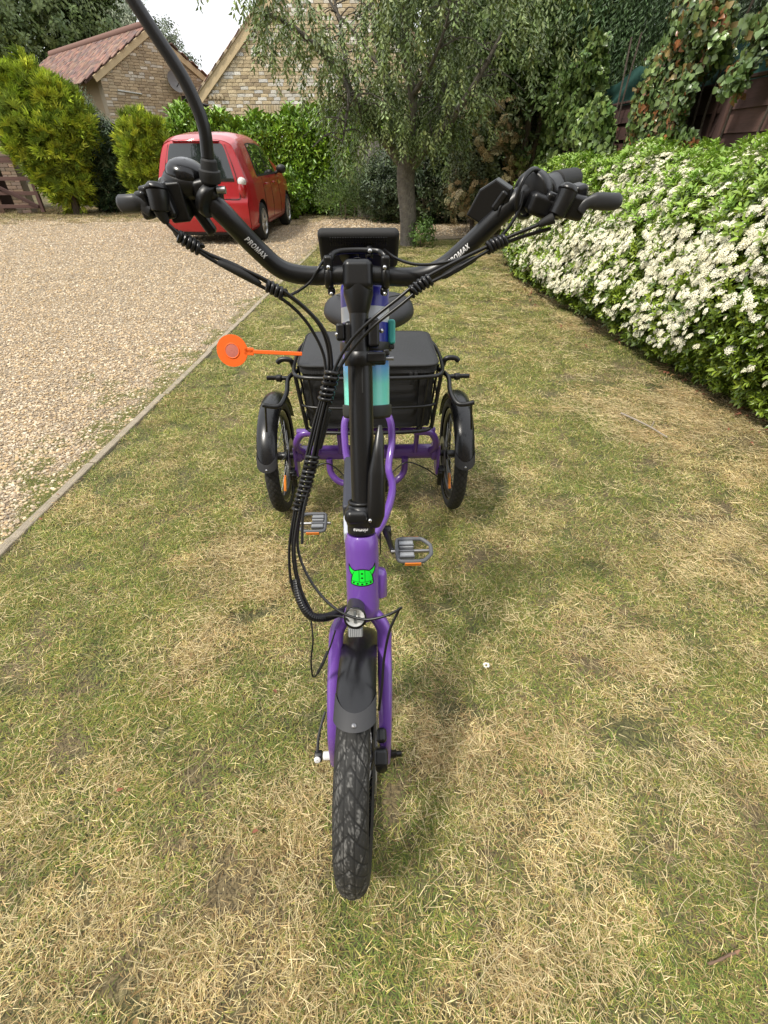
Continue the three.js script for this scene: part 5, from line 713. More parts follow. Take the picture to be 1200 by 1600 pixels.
// cranks and pedals
const crank = new THREE.Group(); crank.name = 'crankset'; trike.add(crank);
const pr = L3(646, 861, 1.06), pl = L3(488, 818, 1.36);
part('chainring', xLathe([[0.05, 0.045], [0.078, 0.045], [0.08, 0.0455], [0.08, 0.0485], [0.05, 0.0485]], 40).translate(0, 0.31, -0.73), M.black, crank);
part('crank_arm', tube([V(0.066, 0.31, -0.73), V(0.075, lerp(0.31, pr.y, 0.5), lerp(-0.73, pr.z, 0.5)), V(0.083, pr.y, pr.z)], t => 0.015 - 0.004 * t, { rad: 10, flat: 0.7 }), M.satin, crank); part('crank_cap', tube([V(0.06, 0.31, -0.73), V(0.085, 0.31, -0.73)], 0.021, { rad: 16 }), M.satin, crank);
part('crank_arm', tube([V(-0.066, 0.31, -0.73), V(-0.078, lerp(0.31, pl.y, 0.5), lerp(-0.73, pl.z, 0.5)), V(-0.088, pl.y, pl.z)], t => 0.015 - 0.004 * t, { rad: 10, flat: 0.7 }), M.satin, crank);
function pedal(p, s) {
  const g = new THREE.Group(); g.name = 'pedal'; g.position.copy(p); g.rotation.x = 0.15; trike.add(g);
  const grey = mat(0.11, 0.115, 0.125, 0.5), pl2 = mat(0.30, 0.31, 0.32, 0.4, { metalness: 0.4 });
  part('spindle', tube([V(-s * 0.07, 0, 0), V(s * 0.05, 0, 0)], 0.006, { rad: 8 }), M.dullsteel, g);
  part('cage', tube([V(-s * 0.044, 0.006, 0.043), V(s * 0.024, 0.006, 0.044), V(s * 0.03, 0.006, 0.042), V(s * 0.05, 0.006, 0.022), V(s * 0.053, 0.006, 0.018), V(s * 0.053, 0.006, -0.018), V(s * 0.05, 0.006, -0.022), V(s * 0.03, 0.006, -0.042), V(s * 0.024, 0.006, -0.044), V(-s * 0.044, 0.006, -0.043), V(-s * 0.048, 0.006, -0.04), V(-s * 0.048, 0.006, 0.04)], 0.0065, { rad: 8, closed: true, seg: 90 }), grey, g);
  part('tread_block', [boxAt(0.045, 0.02, 0.03, -s * 0.022, 0.004, 0.02, 0.004), boxAt(0.045, 0.02, 0.03, -s * 0.022, 0.004, -0.02, 0.004)], pl2, g);
  part('tread_grip', [-0.034, -0.012, 0.012, 0.034].map(z => boxAt(0.046, 0.006, 0.005, -s * 0.022, 0.016, z, 0.001)), grey, g);
  part('pedal_reflector', [boxAt(0.05, 0.013, 0.006, -s * 0.005, 0.001, 0.051, 0.002), boxAt(0.05, 0.013, 0.006, -s * 0.005, 0.001, -0.051, 0.002)], mat(0.72, 0.20, 0.015, 0.25, { clearcoat: 1 }), g);
}
pedal(pr, 1); pedal(pl, -1);

// --- stem, clamp, bars
const stem = new THREE.Group(); stem.name = 'stem'; trike.add(stem);
part('stem_base', onAxis(lathe([[0.02, -0.03], [0.030, -0.028], [0.033, -0.012], [0.032, 0.004], [0.026, 0.014], [0.02, 0.016]], 36), 0.375), M.satin, stem);
part('base_shoulder', onAxis(rbox(0.05, 0.032, 0.046, 0.014, 4), 0.368, -0.008, 0.012), M.satin, stem);
part('weld_bead', onAxis(new THREE.TorusGeometry(0.0235, 0.004, 8, 40).rotateX(Math.PI / 2), 0.402), M.black, stem);
part('outer_tube', onAxis(new THREE.CylinderGeometry(0.0228, 0.0232, 0.275, 40), 0.60), M.satin, stem);
part('inner_tube', onAxis(new THREE.CylinderGeometry(0.0172, 0.0172, 0.17, 32), 0.86), M.satin, stem);
part('slot', onAxis(rbox(0.003, 0.045, 0.004, 0.001), 0.745, 0.004, 0.0212), M.rubber, stem);  // shadowed line of a stem groove, put in as a thin dark strip
part('height_clamp', [onAxis(lathe([[0.0232, -0.012], [0.028, -0.012], [0.0285, 0], [0.028, 0.012], [0.0232, 0.012]], 36), 0.80), onAxis(rbox(0.03, 0.022, 0.022, 0.004), 0.80, 0.032, 0.008)], M.satin, stem);
part('clamp_lever', [onAxis(rbox(0.034, 0.018, 0.012, 0.004), 0.803, 0.03, 0.022), onAxis(rbox(0.012, 0.012, 0.04, 0.004), 0.815, 0.048, -0.004)], M.black, stem); part('clamp_bolt', onAxis(new THREE.CylinderGeometry(0.0035, 0.0035, 0.055, 10).rotateZ(Math.PI / 2), 0.80, 0.034, 0.012), M.dullsteel, stem);
// folding lever on the stem's right side
part('folding_lever', tube([AX(0.335, 0.027, 0.020), AX(0.40, 0.029, 0.026), AX(0.48, 0.029, 0.026), AX(0.55, 0.031, 0.022), AX(0.60, 0.034, 0.012), AX(0.625, 0.035, 0.006)], t => table([[0, 0.011], [0.12, 0.0185], [0.55, 0.0165], [0.68, 0.0125], [0.9, 0.0085], [1, 0.004]], t), { rad: 18, seg: 36, flat: 0.7, up: V(1, 0, 0) }), M.plastic, stem); part('lever_pin', onAxis(new THREE.SphereGeometry(0.0045, 12, 8), 0.36, 0.018, 0.033), M.steel, stem);
part('stem_cap', [onAxis(rbox(0.052, 0.05, 0.05, 0.012, 4), 1.0, 0, 0.001), onAxis(lathe([[0.0172, -0.05], [0.019, -0.045], [0.026, -0.02], [0.026, 0.0]], 28), 0.985)], M.satin, stem); part('cap_bolt', basis(lathe([[0.001, 0.0008], [0.006, 0.0008], [0.0065, 0]], 16), AX(1.0, 0, 0.004).add(V(0, 0.027, 0)), aX, aY, aZ), M.rubber, stem);
const barPts = [L3(262, 293, 0.99), L3(289, 298, 0.90), L3(318, 305, 0.835), L3(345, 330, 0.828), L3(405, 392, 0.865), L3(440, 421, 0.88), L3(475, 430, 0.888), L3(560, 429, 0.892), L3(650, 432, 0.896), L3(688, 419, 0.895), L3(730, 385, 0.888), L3(800, 318, 0.876), L3(830, 297, 0.885), L3(862, 287, 0.93), L3(896, 280, 1.0)];
const barCurve = new THREE.CatmullRomCurve3(barPts, false, 'centripetal');
const bars = part('handlebar', tube(barPts, 0.0152, { rad: 24, seg: 140 }), M.satin, trike);
function barPatch(u0, u1, th, dth, r, tex) { const F = V(0, 0.45, 0.9), g = gridGeo((i, j) => { const u = lerp(u0, u1, i), p = barCurve.getPointAt(u), T = barCurve.getTangentAt(u), f = F.clone().addScaledVector(T, -F.dot(T)).normalize(), B = T.clone().cross(f), a = th - (j - 0.5) * dth; return p.addScaledVector(f, Math.cos(a) * r).addScaledVector(B, Math.sin(a) * r); }, 24, 8); return part('bar_lettering', g, new THREE.MeshStandardMaterial({ map: tex, alphaTest: 0.4, roughness: 0.5, side: THREE.DoubleSide }), bars); }
const promax = canvasTex(512, 96, (c) => { c.clearRect(0, 0, 512, 96); c.fillStyle = '#f0f0f0'; c.font = 'italic bold 92px sans-serif'; c.textAlign = 'center'; c.textBaseline = 'middle'; c.fillText('PROMAX', 256, 52); });
function nearU(px, py, D) { const q = L3(px, py, D); let b = 0, bd = 9; for (let i = 0; i <= 400; i++) { const d = barCurve.getPointAt(i / 400).distanceTo(q); if (d < bd) { bd = d; b = i / 400; } } return b; }
barPatch(nearU(370, 360, 0.843), nearU(415, 406, 0.868), 0.1, 0.78, 0.01545, promax); barPatch(nearU(694, 414, 0.89), nearU(738, 377, 0.888), 0.15, 0.78, 0.01545, promax);
// grips
for (const s of [-1, 1]) { const u = s < 0 ? [0, 0.10] : [1, 0.915], g = tube([0, 0.33, 0.66, 1].map(k => barCurve.getPointAt(lerp(u[0], u[1], k))), 0.0172, { rad: 20, seg: 24 }); part('grip', g, M.rubber, trike); }
// helper frame on the bar: point and axes at pixel
const facing = (() => { const z = V(0, Math.sin(0.12), Math.cos(0.12)); return z; })();
const put = (g, px, py, D, x = aX, y = V(0, 1, 0), z = V(0, 0, 1)) => basis(g, L3(px, py, D), x, y, z);
const rotZ = a => [V(Math.cos(a), Math.sin(a), 0), V(-Math.sin(a), Math.cos(a), 0), V(0, 0, 1)];
const skew = (yaw, roll) => { const m = new THREE.Matrix4().makeRotationFromEuler(new THREE.Euler(0.1, yaw, roll, 'YXZ')), x = V(), y = V(), z = V(); m.extractBasis(x, y, z); return [x, y, z]; };

// right controls
{
  const lv = new THREE.Group(); lv.name = 'brake_lever'; trike.add(lv);
  part('lever_body', [tube([L3(889, 296, 0.842), L3(882, 312, 0.84), L3(868, 338, 0.838)], t => 0.0145 - 0.002 * t, { rad: 20 }), put(rbox(0.034, 0.034, 0.036, 0.007, 3), 894, 322, 0.86, ...skew(0.2, -0.2)), put(rbox(0.022, 0.03, 0.026, 0.006, 3), 902, 305, 0.865, ...skew(0.3, 0.2)), put(rbox(0.04, 0.03, 0.03, 0.007, 3), 862, 320, 0.862, ...skew(0.1, -0.35))], M.plastic, lv); part('reservoir_cap', tube([L3(886, 301, 0.8405), L3(891, 290, 0.843)], t => 0.0155 - 0.003 * t, { rad: 20 }), M.plastic, lv);
  part('lever_blade', tube([L3(905, 332, 0.845), L3(914, 320, 0.845), L3(926, 315, 0.845), L3(950, 315, 0.845), L3(970, 315, 0.85)], t => table([[0, 0.008], [0.25, 0.008], [0.4, 0.0115], [0.9, 0.0115], [1, 0.008]], t), { rad: 14, seg: 30, flat: 0.6, up: V(0, 1, 0) }), mat(0.03, 0.031, 0.034, 0.42), lv);
  part('cable_ferrule', tube([L3(866, 340, 0.835), L3(850, 347, 0.838), L3(842, 351, 0.84)], t => 0.0085 - 0.004 * t, { rad: 12 }), M.rubber, lv);
  part('bar_clamp', tube([L3(846, 303, 0.892), L3(862, 297, 0.92)], 0.024, { rad: 20 }), M.black, lv);
  const th = new THREE.Group(); th.name = 'throttle'; trike.add(th);
  part('throttle_ring', [tube([L3(826, 303, 0.868), L3(838, 299, 0.885)], 0.030, { rad: 28 }), put(rbox(0.05, 0.03, 0.03, 0.008), 848, 322, 0.86, ...skew(0, -0.3))], M.black, th); part('throttle_rim', put(new THREE.TorusGeometry(0.031, 0.0035, 10, 40), 826, 303, 0.862, ...skew(0.75, 0)), M.satin, th); part('thumb_paddle', [put(rbox(0.018, 0.02, 0.03, 0.006), 905, 300, 0.88, ...skew(0.2, 0.2))], M.black, th);
  const sw = new THREE.Group(); sw.name = 'switch_pod'; trike.add(sw);
  const sh = new THREE.Shape([[-0.022, -0.03], [0.018, -0.026], [0.024, 0.012], [0.012, 0.03], [-0.012, 0.028], [-0.024, 0.006]].map(p => new THREE.Vector2(...p))), sg = new THREE.ExtrudeGeometry(sh, { depth: 0.018, bevelEnabled: true, bevelSize: 0.003, bevelThickness: 0.003, bevelSegments: 2 }); sg.translate(0, 0, -0.009);
  part('pod_body', put(sg, 769, 318, 0.885, ...skew(-0.45, -0.55)), M.plastic, sw); part('pod_clamp', [put(rbox(0.012, 0.03, 0.02, 0.004), 782, 313, 0.872, ...skew(-0.4, -0.6)), put(new THREE.TorusGeometry(0.0165, 0.0022, 8, 28), 786, 331, 0.877, ...skew(0.9, 0))], M.black, sw);
}
// left controls
{
  const lv = new THREE.Group(); lv.name = 'brake_lever'; trike.add(lv);
  part('lever_body', [tube([L3(245, 294, 0.79), L3(248, 310, 0.788), L3(251, 330, 0.787)], t => 0.0148 - 0.0015 * t, { rad: 20 }), put(rbox(0.030, 0.044, 0.032, 0.007, 3), 258, 314, 0.81, ...skew(-0.15, 0.2)), put(rbox(0.020, 0.036, 0.028, 0.006, 3), 231, 319, 0.812, ...skew(-0.2, 0.2)), put(rbox(0.014, 0.012, 0.022, 0.004, 3), 229, 297, 0.81, ...skew(-0.3, 0))], M.plastic, lv); part('reservoir_cap', tube([L3(244.5, 297, 0.79), L3(243, 285, 0.792)], t => 0.0158 - 0.004 * t, { rad: 20 }), M.plastic, lv);
  part('lever_blade', tube([L3(236, 332, 0.80), L3(227, 326, 0.80), L3(222, 318, 0.80), L3(205, 318, 0.80), L3(185, 319, 0.805)], t => table([[0, 0.007], [0.3, 0.0075], [0.45, 0.0115], [0.9, 0.0115], [1, 0.008]], t), { rad: 14, seg: 30, flat: 0.6, up: V(0, 1, 0) }), mat(0.03, 0.031, 0.034, 0.42), lv);
  part('cable_ferrule', tube([L3(249, 325, 0.785), L3(254, 337, 0.787), L3(261, 348, 0.79)], t => 0.0105 - 0.0055 * t, { rad: 12 }), M.rubber, lv);
  part('bar_clamp', tube([L3(288, 296, 0.89), L3(275, 290, 0.915)], 0.025, { rad: 20 }), M.black, lv);
  part('switch_box', [put(rbox(0.028, 0.05, 0.034, 0.004, 3), 278, 314, 0.822, ...skew(0.1, 0.08)), put(rbox(0.02, 0.02, 0.03, 0.005), 288, 330, 0.83, ...skew(0, 0.3))], M.black, lv);
  const bell = new THREE.Group(); bell.name = 'bell'; trike.add(bell);
  const B0 = skew(0, -0.12), bx = [B0[0], V(0.2, 0.95, 0.22).normalize(), null]; bx[2] = bx[0].clone().cross(bx[1]).normalize(); bx[0] = bx[1].clone().cross(bx[2]);
  part('bell_dome', put(lathe([[0.001, 0.020], [0.012, 0.019], [0.021, 0.0155], [0.0265, 0.009], [0.028, 0.002], [0.026, 0]], 40), 291, 274, 0.835, ...bx), mat(0.006, 0.006, 0.007, 0.2), bell);
  part('bell_base', put(lathe([[0.0285, 0.004], [0.0315, 0.0], [0.031, -0.008], [0.030, -0.010], [0.0305, -0.012], [0.027, -0.02], [0.016, -0.024], [0.001, -0.025]], 40), 291, 276, 0.836, ...bx), M.black, bell); part('bell_bracket', tube([L3(292, 288, 0.845), L3(302, 306, 0.85)], 0.012, { rad: 12 }), M.black, bell);
  const mirror = new THREE.Group(); mirror.name = 'mirror'; trike.add(mirror);
  part('mirror_clamp', [tube([L3(322, 308, 0.826), L3(334, 318, 0.819)], 0.0235, { rad: 28 }), put(rbox(0.034, 0.03, 0.03, 0.008), 322, 296, 0.825, ...skew(0, 0.2)), put(rbox(0.016, 0.06, 0.018, 0.006), 313, 335, 0.845, ...skew(0, 0.5))], M.black, mirror); part('clamp_screw', put(new THREE.CylinderGeometry(0.005, 0.005, 0.012, 10).rotateZ(1.57), 346, 297, 0.815), M.dullsteel, mirror);
  part('ball_socket', tube([L3(329, 284, 0.82), L3(328, 272, 0.818), L3(327, 262, 0.817), L3(326, 247, 0.816)], t => table([[0, 0.0145], [0.35, 0.0150], [0.5, 0.0148], [0.52, 0.0118], [0.9, 0.011], [1, 0.009]], t), { rad: 24, seg: 40 }), M.rubber, mirror);
  part('mirror_stalk', tube([L3(325, 250, 0.816), L3(319, 200, 0.815), L3(307, 165, 0.815), L3(285, 120, 0.815), L3(240, 50, 0.815), L3(195, -20, 0.815), L3(160, -75, 0.815)], t => 0.0088 - 0.001 * t, { rad: 16, seg: 60 }), M.satin, mirror);
  const mh = L3(150, -120, 0.82), hg = new THREE.SphereGeometry(1, 28, 18); hg.scale(0.065, 0.045, 0.018); hg.translate(mh.x, mh.y, mh.z); part('mirror_head', hg, M.plastic, mirror); const mg = new THREE.CircleGeometry(1, 32); mg.rotateY(Math.PI); mg.scale(0.056, 0.037, 1); mg.translate(mh.x, mh.y, mh.z - 0.0185); part('mirror_glass', mg, mat(0.9, 0.9, 0.9, 0.02, { metalness: 1 }), mirror);
}
// display between the bars
{
  const d = new THREE.Group(); d.name = 'display'; trike.add(d);
  const o = L3(561, 388, 0.945), y = V(0, 0.80, 0.60).normalize(), z = aX.clone().cross(y).normalize();
  const loc = (g, x0, y0, z0) => basis(g, o.clone().addScaledVector(aX, x0).addScaledVector(y, y0).addScaledVector(z, z0), aX, y, z);   // z: towards the viewer, y: up the unit's back
  part('display_case', loc(rbox(0.142, 0.078, 0.020, 0.009, 4), 0, 0, 0), M.rubber, d);
  for (let k = 0; k < 23; k++) for (let j = 0; j < 2; j++) part('grille_rib', loc(rbox(0.0026, 0.007, 0.002, 0.0008), -0.0484 + k * 0.0044, 0.020 + j * 0.010, 0.0102), M.plastic, d);
  part('case_boss', [loc(lathe([[0.001, 0.02], [0.006, 0.02], [0.011, 0.0], [0.011, -0.004]], 18).rotateX(Math.PI / 2), 0.018, 0.008, 0.008), loc(lathe([[0.001, 0.008], [0.016, 0.006], [0.018, 0]], 20).rotateX(Math.PI / 2), -0.018, -0.006, 0.009)], M.plastic, d);
  part('display_screen', loc(rbox(0.124, 0.062, 0.002, 0.001), 0, 0, -0.0108), mat(0.004, 0.004, 0.005, 0.08, { clearcoat: 1 }), d); part('case_screw', put(lathe([[0.001, 0.003], [0.0035, 0.002], [0.0038, 0]], 12), 578, 392, 0.905, aX, V(0, 0.4, 0.9), V(0, -0.9, 0.4)), M.steel, d);
  const br = new THREE.Group(); br.name = 'display_bracket'; trike.add(br);
  part('bracket_arch', tube([L3(517, 408, 0.90), L3(519, 398, 0.905), L3(530, 393, 0.915), L3(590, 393, 0.915), L3(599, 398, 0.905), L3(602, 408, 0.90)], 0.005, { rad: 8 }), M.satin, br);
  for (const px of [514, 602]) { part('bracket_clamp', [put(new THREE.TorusGeometry(0.0175, 0.0045, 10, 32).rotateY(Math.PI / 2).scale(1.6, 1, 1), px, 431, 0.892), put(rbox(0.015, 0.026, 0.016, 0.005, 3), px - 1 + (px > 560 ? 1 : 0), 412, 0.882), put(rbox(0.013, 0.014, 0.016, 0.005, 3), px + (px < 560 ? 4 : -2), 455, 0.888)], M.black, br); part('clamp_screw', [put(new THREE.SphereGeometry(0.0038, 12, 8), px - 1, 418, 0.868), put(new THREE.SphereGeometry(0.0038, 12, 8), px + (px < 560 ? 4 : -1), 459, 0.874)], M.steel, br); }
}
// headlight at the fork crown
{
  const h = new THREE.Group(); h.name = 'headlight'; trike.add(h);
  const o = L3(555, 962, 0.60), y = V(0, 0.88, -0.47).normalize(), z = aX.clone().cross(y).normalize(), loc = (g, x0, y0, z0) => basis(g, o.clone().addScaledVector(aX, x0).addScaledVector(y, y0).addScaledVector(z, z0), aX, y, z);
  part('light_hood', loc(gridGeo((i, j) => { const a = (j - 0.5) * 3.9, r = lerp(0.0215, 0.017, i), k = i; return V(Math.sin(a) * r, Math.cos(a) * r * 0.9 + 0.006 * k, 0.012 - 0.058 * k); }, 12, 28), 0, 0.002, 0.0), new THREE.MeshPhysicalMaterial({ color: lin(0.03, 0.031, 0.033), roughness: 0.4, side: THREE.DoubleSide }), h);
  part('light_housing', loc(lathe([[0.001, -0.05], [0.014, -0.05], [0.019, -0.01], [0.0225, 0.008], [0.0225, 0.013], [0.0195, 0.013]], 36).rotateX(Math.PI / 2), 0, 0, 0), M.plastic, h);
  part('reflector_bowl', loc(lathe([[0.003, -0.008], [0.01, -0.004], [0.019, 0.010]], 32).rotateX(Math.PI / 2), 0, 0, 0), mat(0.82, 0.82, 0.8, 0.4, { metalness: 0.6, side: THREE.DoubleSide }), h); part('lamp_core', loc(rbox(0.006, 0.026, 0.006, 0.002), 0, 0, 0.006), mat(0.12, 0.13, 0.13, 0.4), h);
  part('lens', loc(lathe([[0.001, 0.0165], [0.010, 0.0155], [0.0195, 0.012]], 32).rotateX(Math.PI / 2), 0, 0, 0), new THREE.MeshPhysicalMaterial({ color: 0xffffff, roughness: 0.06, transmission: 1, thickness: 0 }), h);
  part('lower_reflector', loc(rbox(0.030, 0.020, 0.012, 0.003), 0, -0.032, 0.004), mat(0.16, 0.165, 0.17, 0.35), h); for (let k = 0; k < 7; k++) part('reflector_rib', loc(rbox(0.0024, 0.017, 0.003, 0.0008), -0.0112 + k * 0.0037, -0.032, 0.0102), mat(0.36, 0.37, 0.38, 0.25), h);
  part('light_bracket', tube([AX(0.02, 0, 0.02), o.clone().addScaledVector(y, -0.02).addScaledVector(z, -0.03)], 0.007, { rad: 8 }), M.black, h);
}
// saddle
{
  const s = new THREE.Group(); s.name = 'saddle'; trike.add(s);
  const o = V(0.022, 1.022, -0.83);                                       // top of the wide rear part
  part('saddle_cover', gridGeo((i, j) => { const a = j * 2 * Math.PI, u = i, L = u; const zf = lerp(0.14, -0.14, u), w = lerp(0.022, 0.13, smooth(0.15, 0.78, u)) * (u > 0.86 ? Math.sqrt(Math.max(0, 1 - Math.pow((u - 0.86) / 0.14, 2))) * 0.999 + 0.001 : u < 0.06 ? Math.sqrt(u / 0.06) : 1), h = (0.03 + 0.022 * smooth(0.3, 0.9, u)) * (u > 0.86 ? Math.sqrt(Math.max(0, 1 - Math.pow((u - 0.86) / 0.14, 2))) : u < 0.06 ? Math.sqrt(u / 0.06) : 1), cx = Math.cos(a), sy = Math.sin(a); return V(o.x + Math.sign(cx) * Math.pow(Math.abs(cx), 0.75) * w, o.y - 0.045 + 0.018 * u + sy * h * (sy > 0 ? 1 : 0.9) - (sy > 0 ? 0.014 * Math.pow(1 - Math.abs(cx), 3) * smooth(0.3, 0.8, u) : 0), o.z + zf); }, 44, 48), mat(0.016, 0.016, 0.018, 0.5, { side: THREE.DoubleSide }), s);
  part('saddle_stitching', [-1, 1].map(k => tube([V(o.x + k * 0.02, o.y + 0.0, o.z + 0.02), V(o.x + k * 0.05, o.y + 0.015, o.z - 0.03), V(o.x + k * 0.09, o.y + 0.012, o.z - 0.08)], 0.0015, { rad: 5 })), M.rubber, s);
  part('saddle_rail', [-1, 1].map(k => tube([V(k * 0.02, o.y - 0.085, o.z + 0.1), V(k * 0.022, o.y - 0.11, o.z), V(k * 0.03, o.y - 0.09, o.z - 0.09)], 0.004, { rad: 8 })), M.dullsteel, s);
  part('seat_post', tube([V(0, 0.60, -0.885), V(0, o.y - 0.09, o.z - 0.01)], 0.0155, { rad: 14 }), M.black, trike);
}
// cargo basket
{
  const b = new THREE.Group(); b.name = 'basket'; b.position.x = 0.015; trike.add(b);
  const zf = -1.115, zb = -1.53, yt = 0.715, yb = 0.492, wt = 0.268, wb = 0.245;
  const ring = (y, w, z0, z1, r) => tube([V(-w, y, z0 - 0.03), V(-w + 0.03, y, z0), V(w - 0.03, y, z0), V(w, y, z0 - 0.03), V(w, y, z1 + 0.03), V(w - 0.03, y, z1), V(-w + 0.03, y, z1), V(-w, y, z1 + 0.03)], r, { rad: 8, closed: true, seg: 96 });
  part('top_rail', ring(yt, wt, zf, zb, 0.0075), M.satin, b); part('bottom_rail', ring(yb, wb, zf - 0.01, zb + 0.01, 0.0075), M.satin, b); part('middle_rail', ring((yt + yb) / 2 - 0.005, (wt + wb) / 2, zf - 0.005, zb + 0.005, 0.005), M.satin, b);
  for (let k = 0; k < 6; k++) { const x = lerp(-0.2, 0.2, k / 5); if (k % 5 === 0) for (const [za, zc] of [[zf, zf - 0.01], [zb, zb + 0.01]]) part('upright_bar', tube([V(x * 1.08, yt, za), V(x, yb, zc)], 0.004, { rad: 6 }), M.satin, b); part('floor_bar', tube([V(x, yb - 0.002, zf - 0.01), V(x, yb - 0.002, zb + 0.01)], 0.004, { rad: 6 }), M.satin, b); }
  for (const s of [-1, 1]) { for (let k = 0; k < 5; k++) { const z = lerp(zf - 0.03, zb + 0.03, k / 4); part('upright_bar', tube([V(s * wt, yt, z), V(s * wb, yb, z)], k % 4 ? 0.0045 : 0.0075, { rad: 8 }), M.satin, b); }
    part('fender_guard', tube([V(s * 0.262, yt - 0.02, zf - 0.14), V(s * 0.30, yt - 0.03, zf - 0.07), V(s * 0.302, yt - 0.06, zf - 0.0), V(s * 0.325, yt - 0.085, zf + 0.05), V(s * 0.35, yt - 0.085, zf + 0.056), V(s * 0.382, yt - 0.078, zf + 0.056)], 0.0085, { rad: 10 }), M.satin, b);
    part('fender_guard', tube([V(s * 0.30, yt - 0.03, zf - 0.07), V(s * 0.345, yt - 0.03, zf - 0.075), V(s * 0.382, yt - 0.03, zf - 0.075)], 0.0085, { rad: 10 }), M.satin, b); part('guard_joint', tube([V(s * 0.325, yt - 0.03, zf - 0.07), V(s * 0.345, yt - 0.03, zf - 0.073)], 0.0135, { rad: 10 }), M.black, b);
    part('guard_handle', tube([V(s * 0.29, yt - 0.02, zf - 0.16), V(s * 0.30, yt + 0.01, zf - 0.15), V(s * 0.335, yt + 0.012, zf - 0.15), V(s * 0.35, yt + 0.0, zf - 0.15)], 0.010, { rad: 10 }), M.black, b);
    part('fender_stay', tube([V(s * 0.372, yt - 0.08, zf + 0.056), V(s * 0.398, 0.50, zf + 0.0)], 0.004, { rad: 6 }), M.black, b); }
  for (const s of [-1, 1]) for (const z of [zf - 0.06, zb + 0.06]) part('basket_foot', tube([V(s * 0.2, yb, z), V(s * 0.2, 0.43, z < zr ? zr - 0.18 : zr + 0.10)], 0.009, { rad: 8 }), M.black, b);
}
// orange clearance arm with reflector on the left of the basket
{
  const r = new THREE.Group(); r.name = 'clearance_arm'; r.userData.label = 'bright orange clearance paddle with round red reflector'; trike.add(r);
  const o = L3(363, 548, 1.62), e = L3(472, 553, 1.62), om = mat(0.90, 0.135, 0.012, 0.45), z = V(0.10, 0.28, 0.95).normalize(), x = e.clone().sub(o).normalize(), y = z.clone().cross(x).normalize(), zz = x.clone().cross(y);
  part('paddle', basis(new THREE.CylinderGeometry(0.0535, 0.0535, 0.005, 48).rotateX(Math.PI / 2), o, x, y, zz), om, r); part('arm', beam(o.clone().addScaledVector(x, 0.045), e, 0.005, 0.013, y, 0.002), om, r); part('arm_root', beam(o.clone().addScaledVector(x, 0.04), o.clone().addScaledVector(x, 0.075), 0.005, 0.026, y, 0.006), om, r);
  part('reflector', basis(lathe([[0.001, 0.0022], [0.0225, 0.002], [0.0235, 0.0]], 36).rotateX(Math.PI / 2), o.clone().addScaledVector(zz, 0.002), x, y, zz), mat(0.55, 0.17, 0.13, 0.22, { clearcoat: 1 }), r); part('reflector_ring', basis(new THREE.TorusGeometry(0.0242, 0.0022, 8, 40), o.clone().addScaledVector(zz, 0.003), x, y, zz), om, r);
}
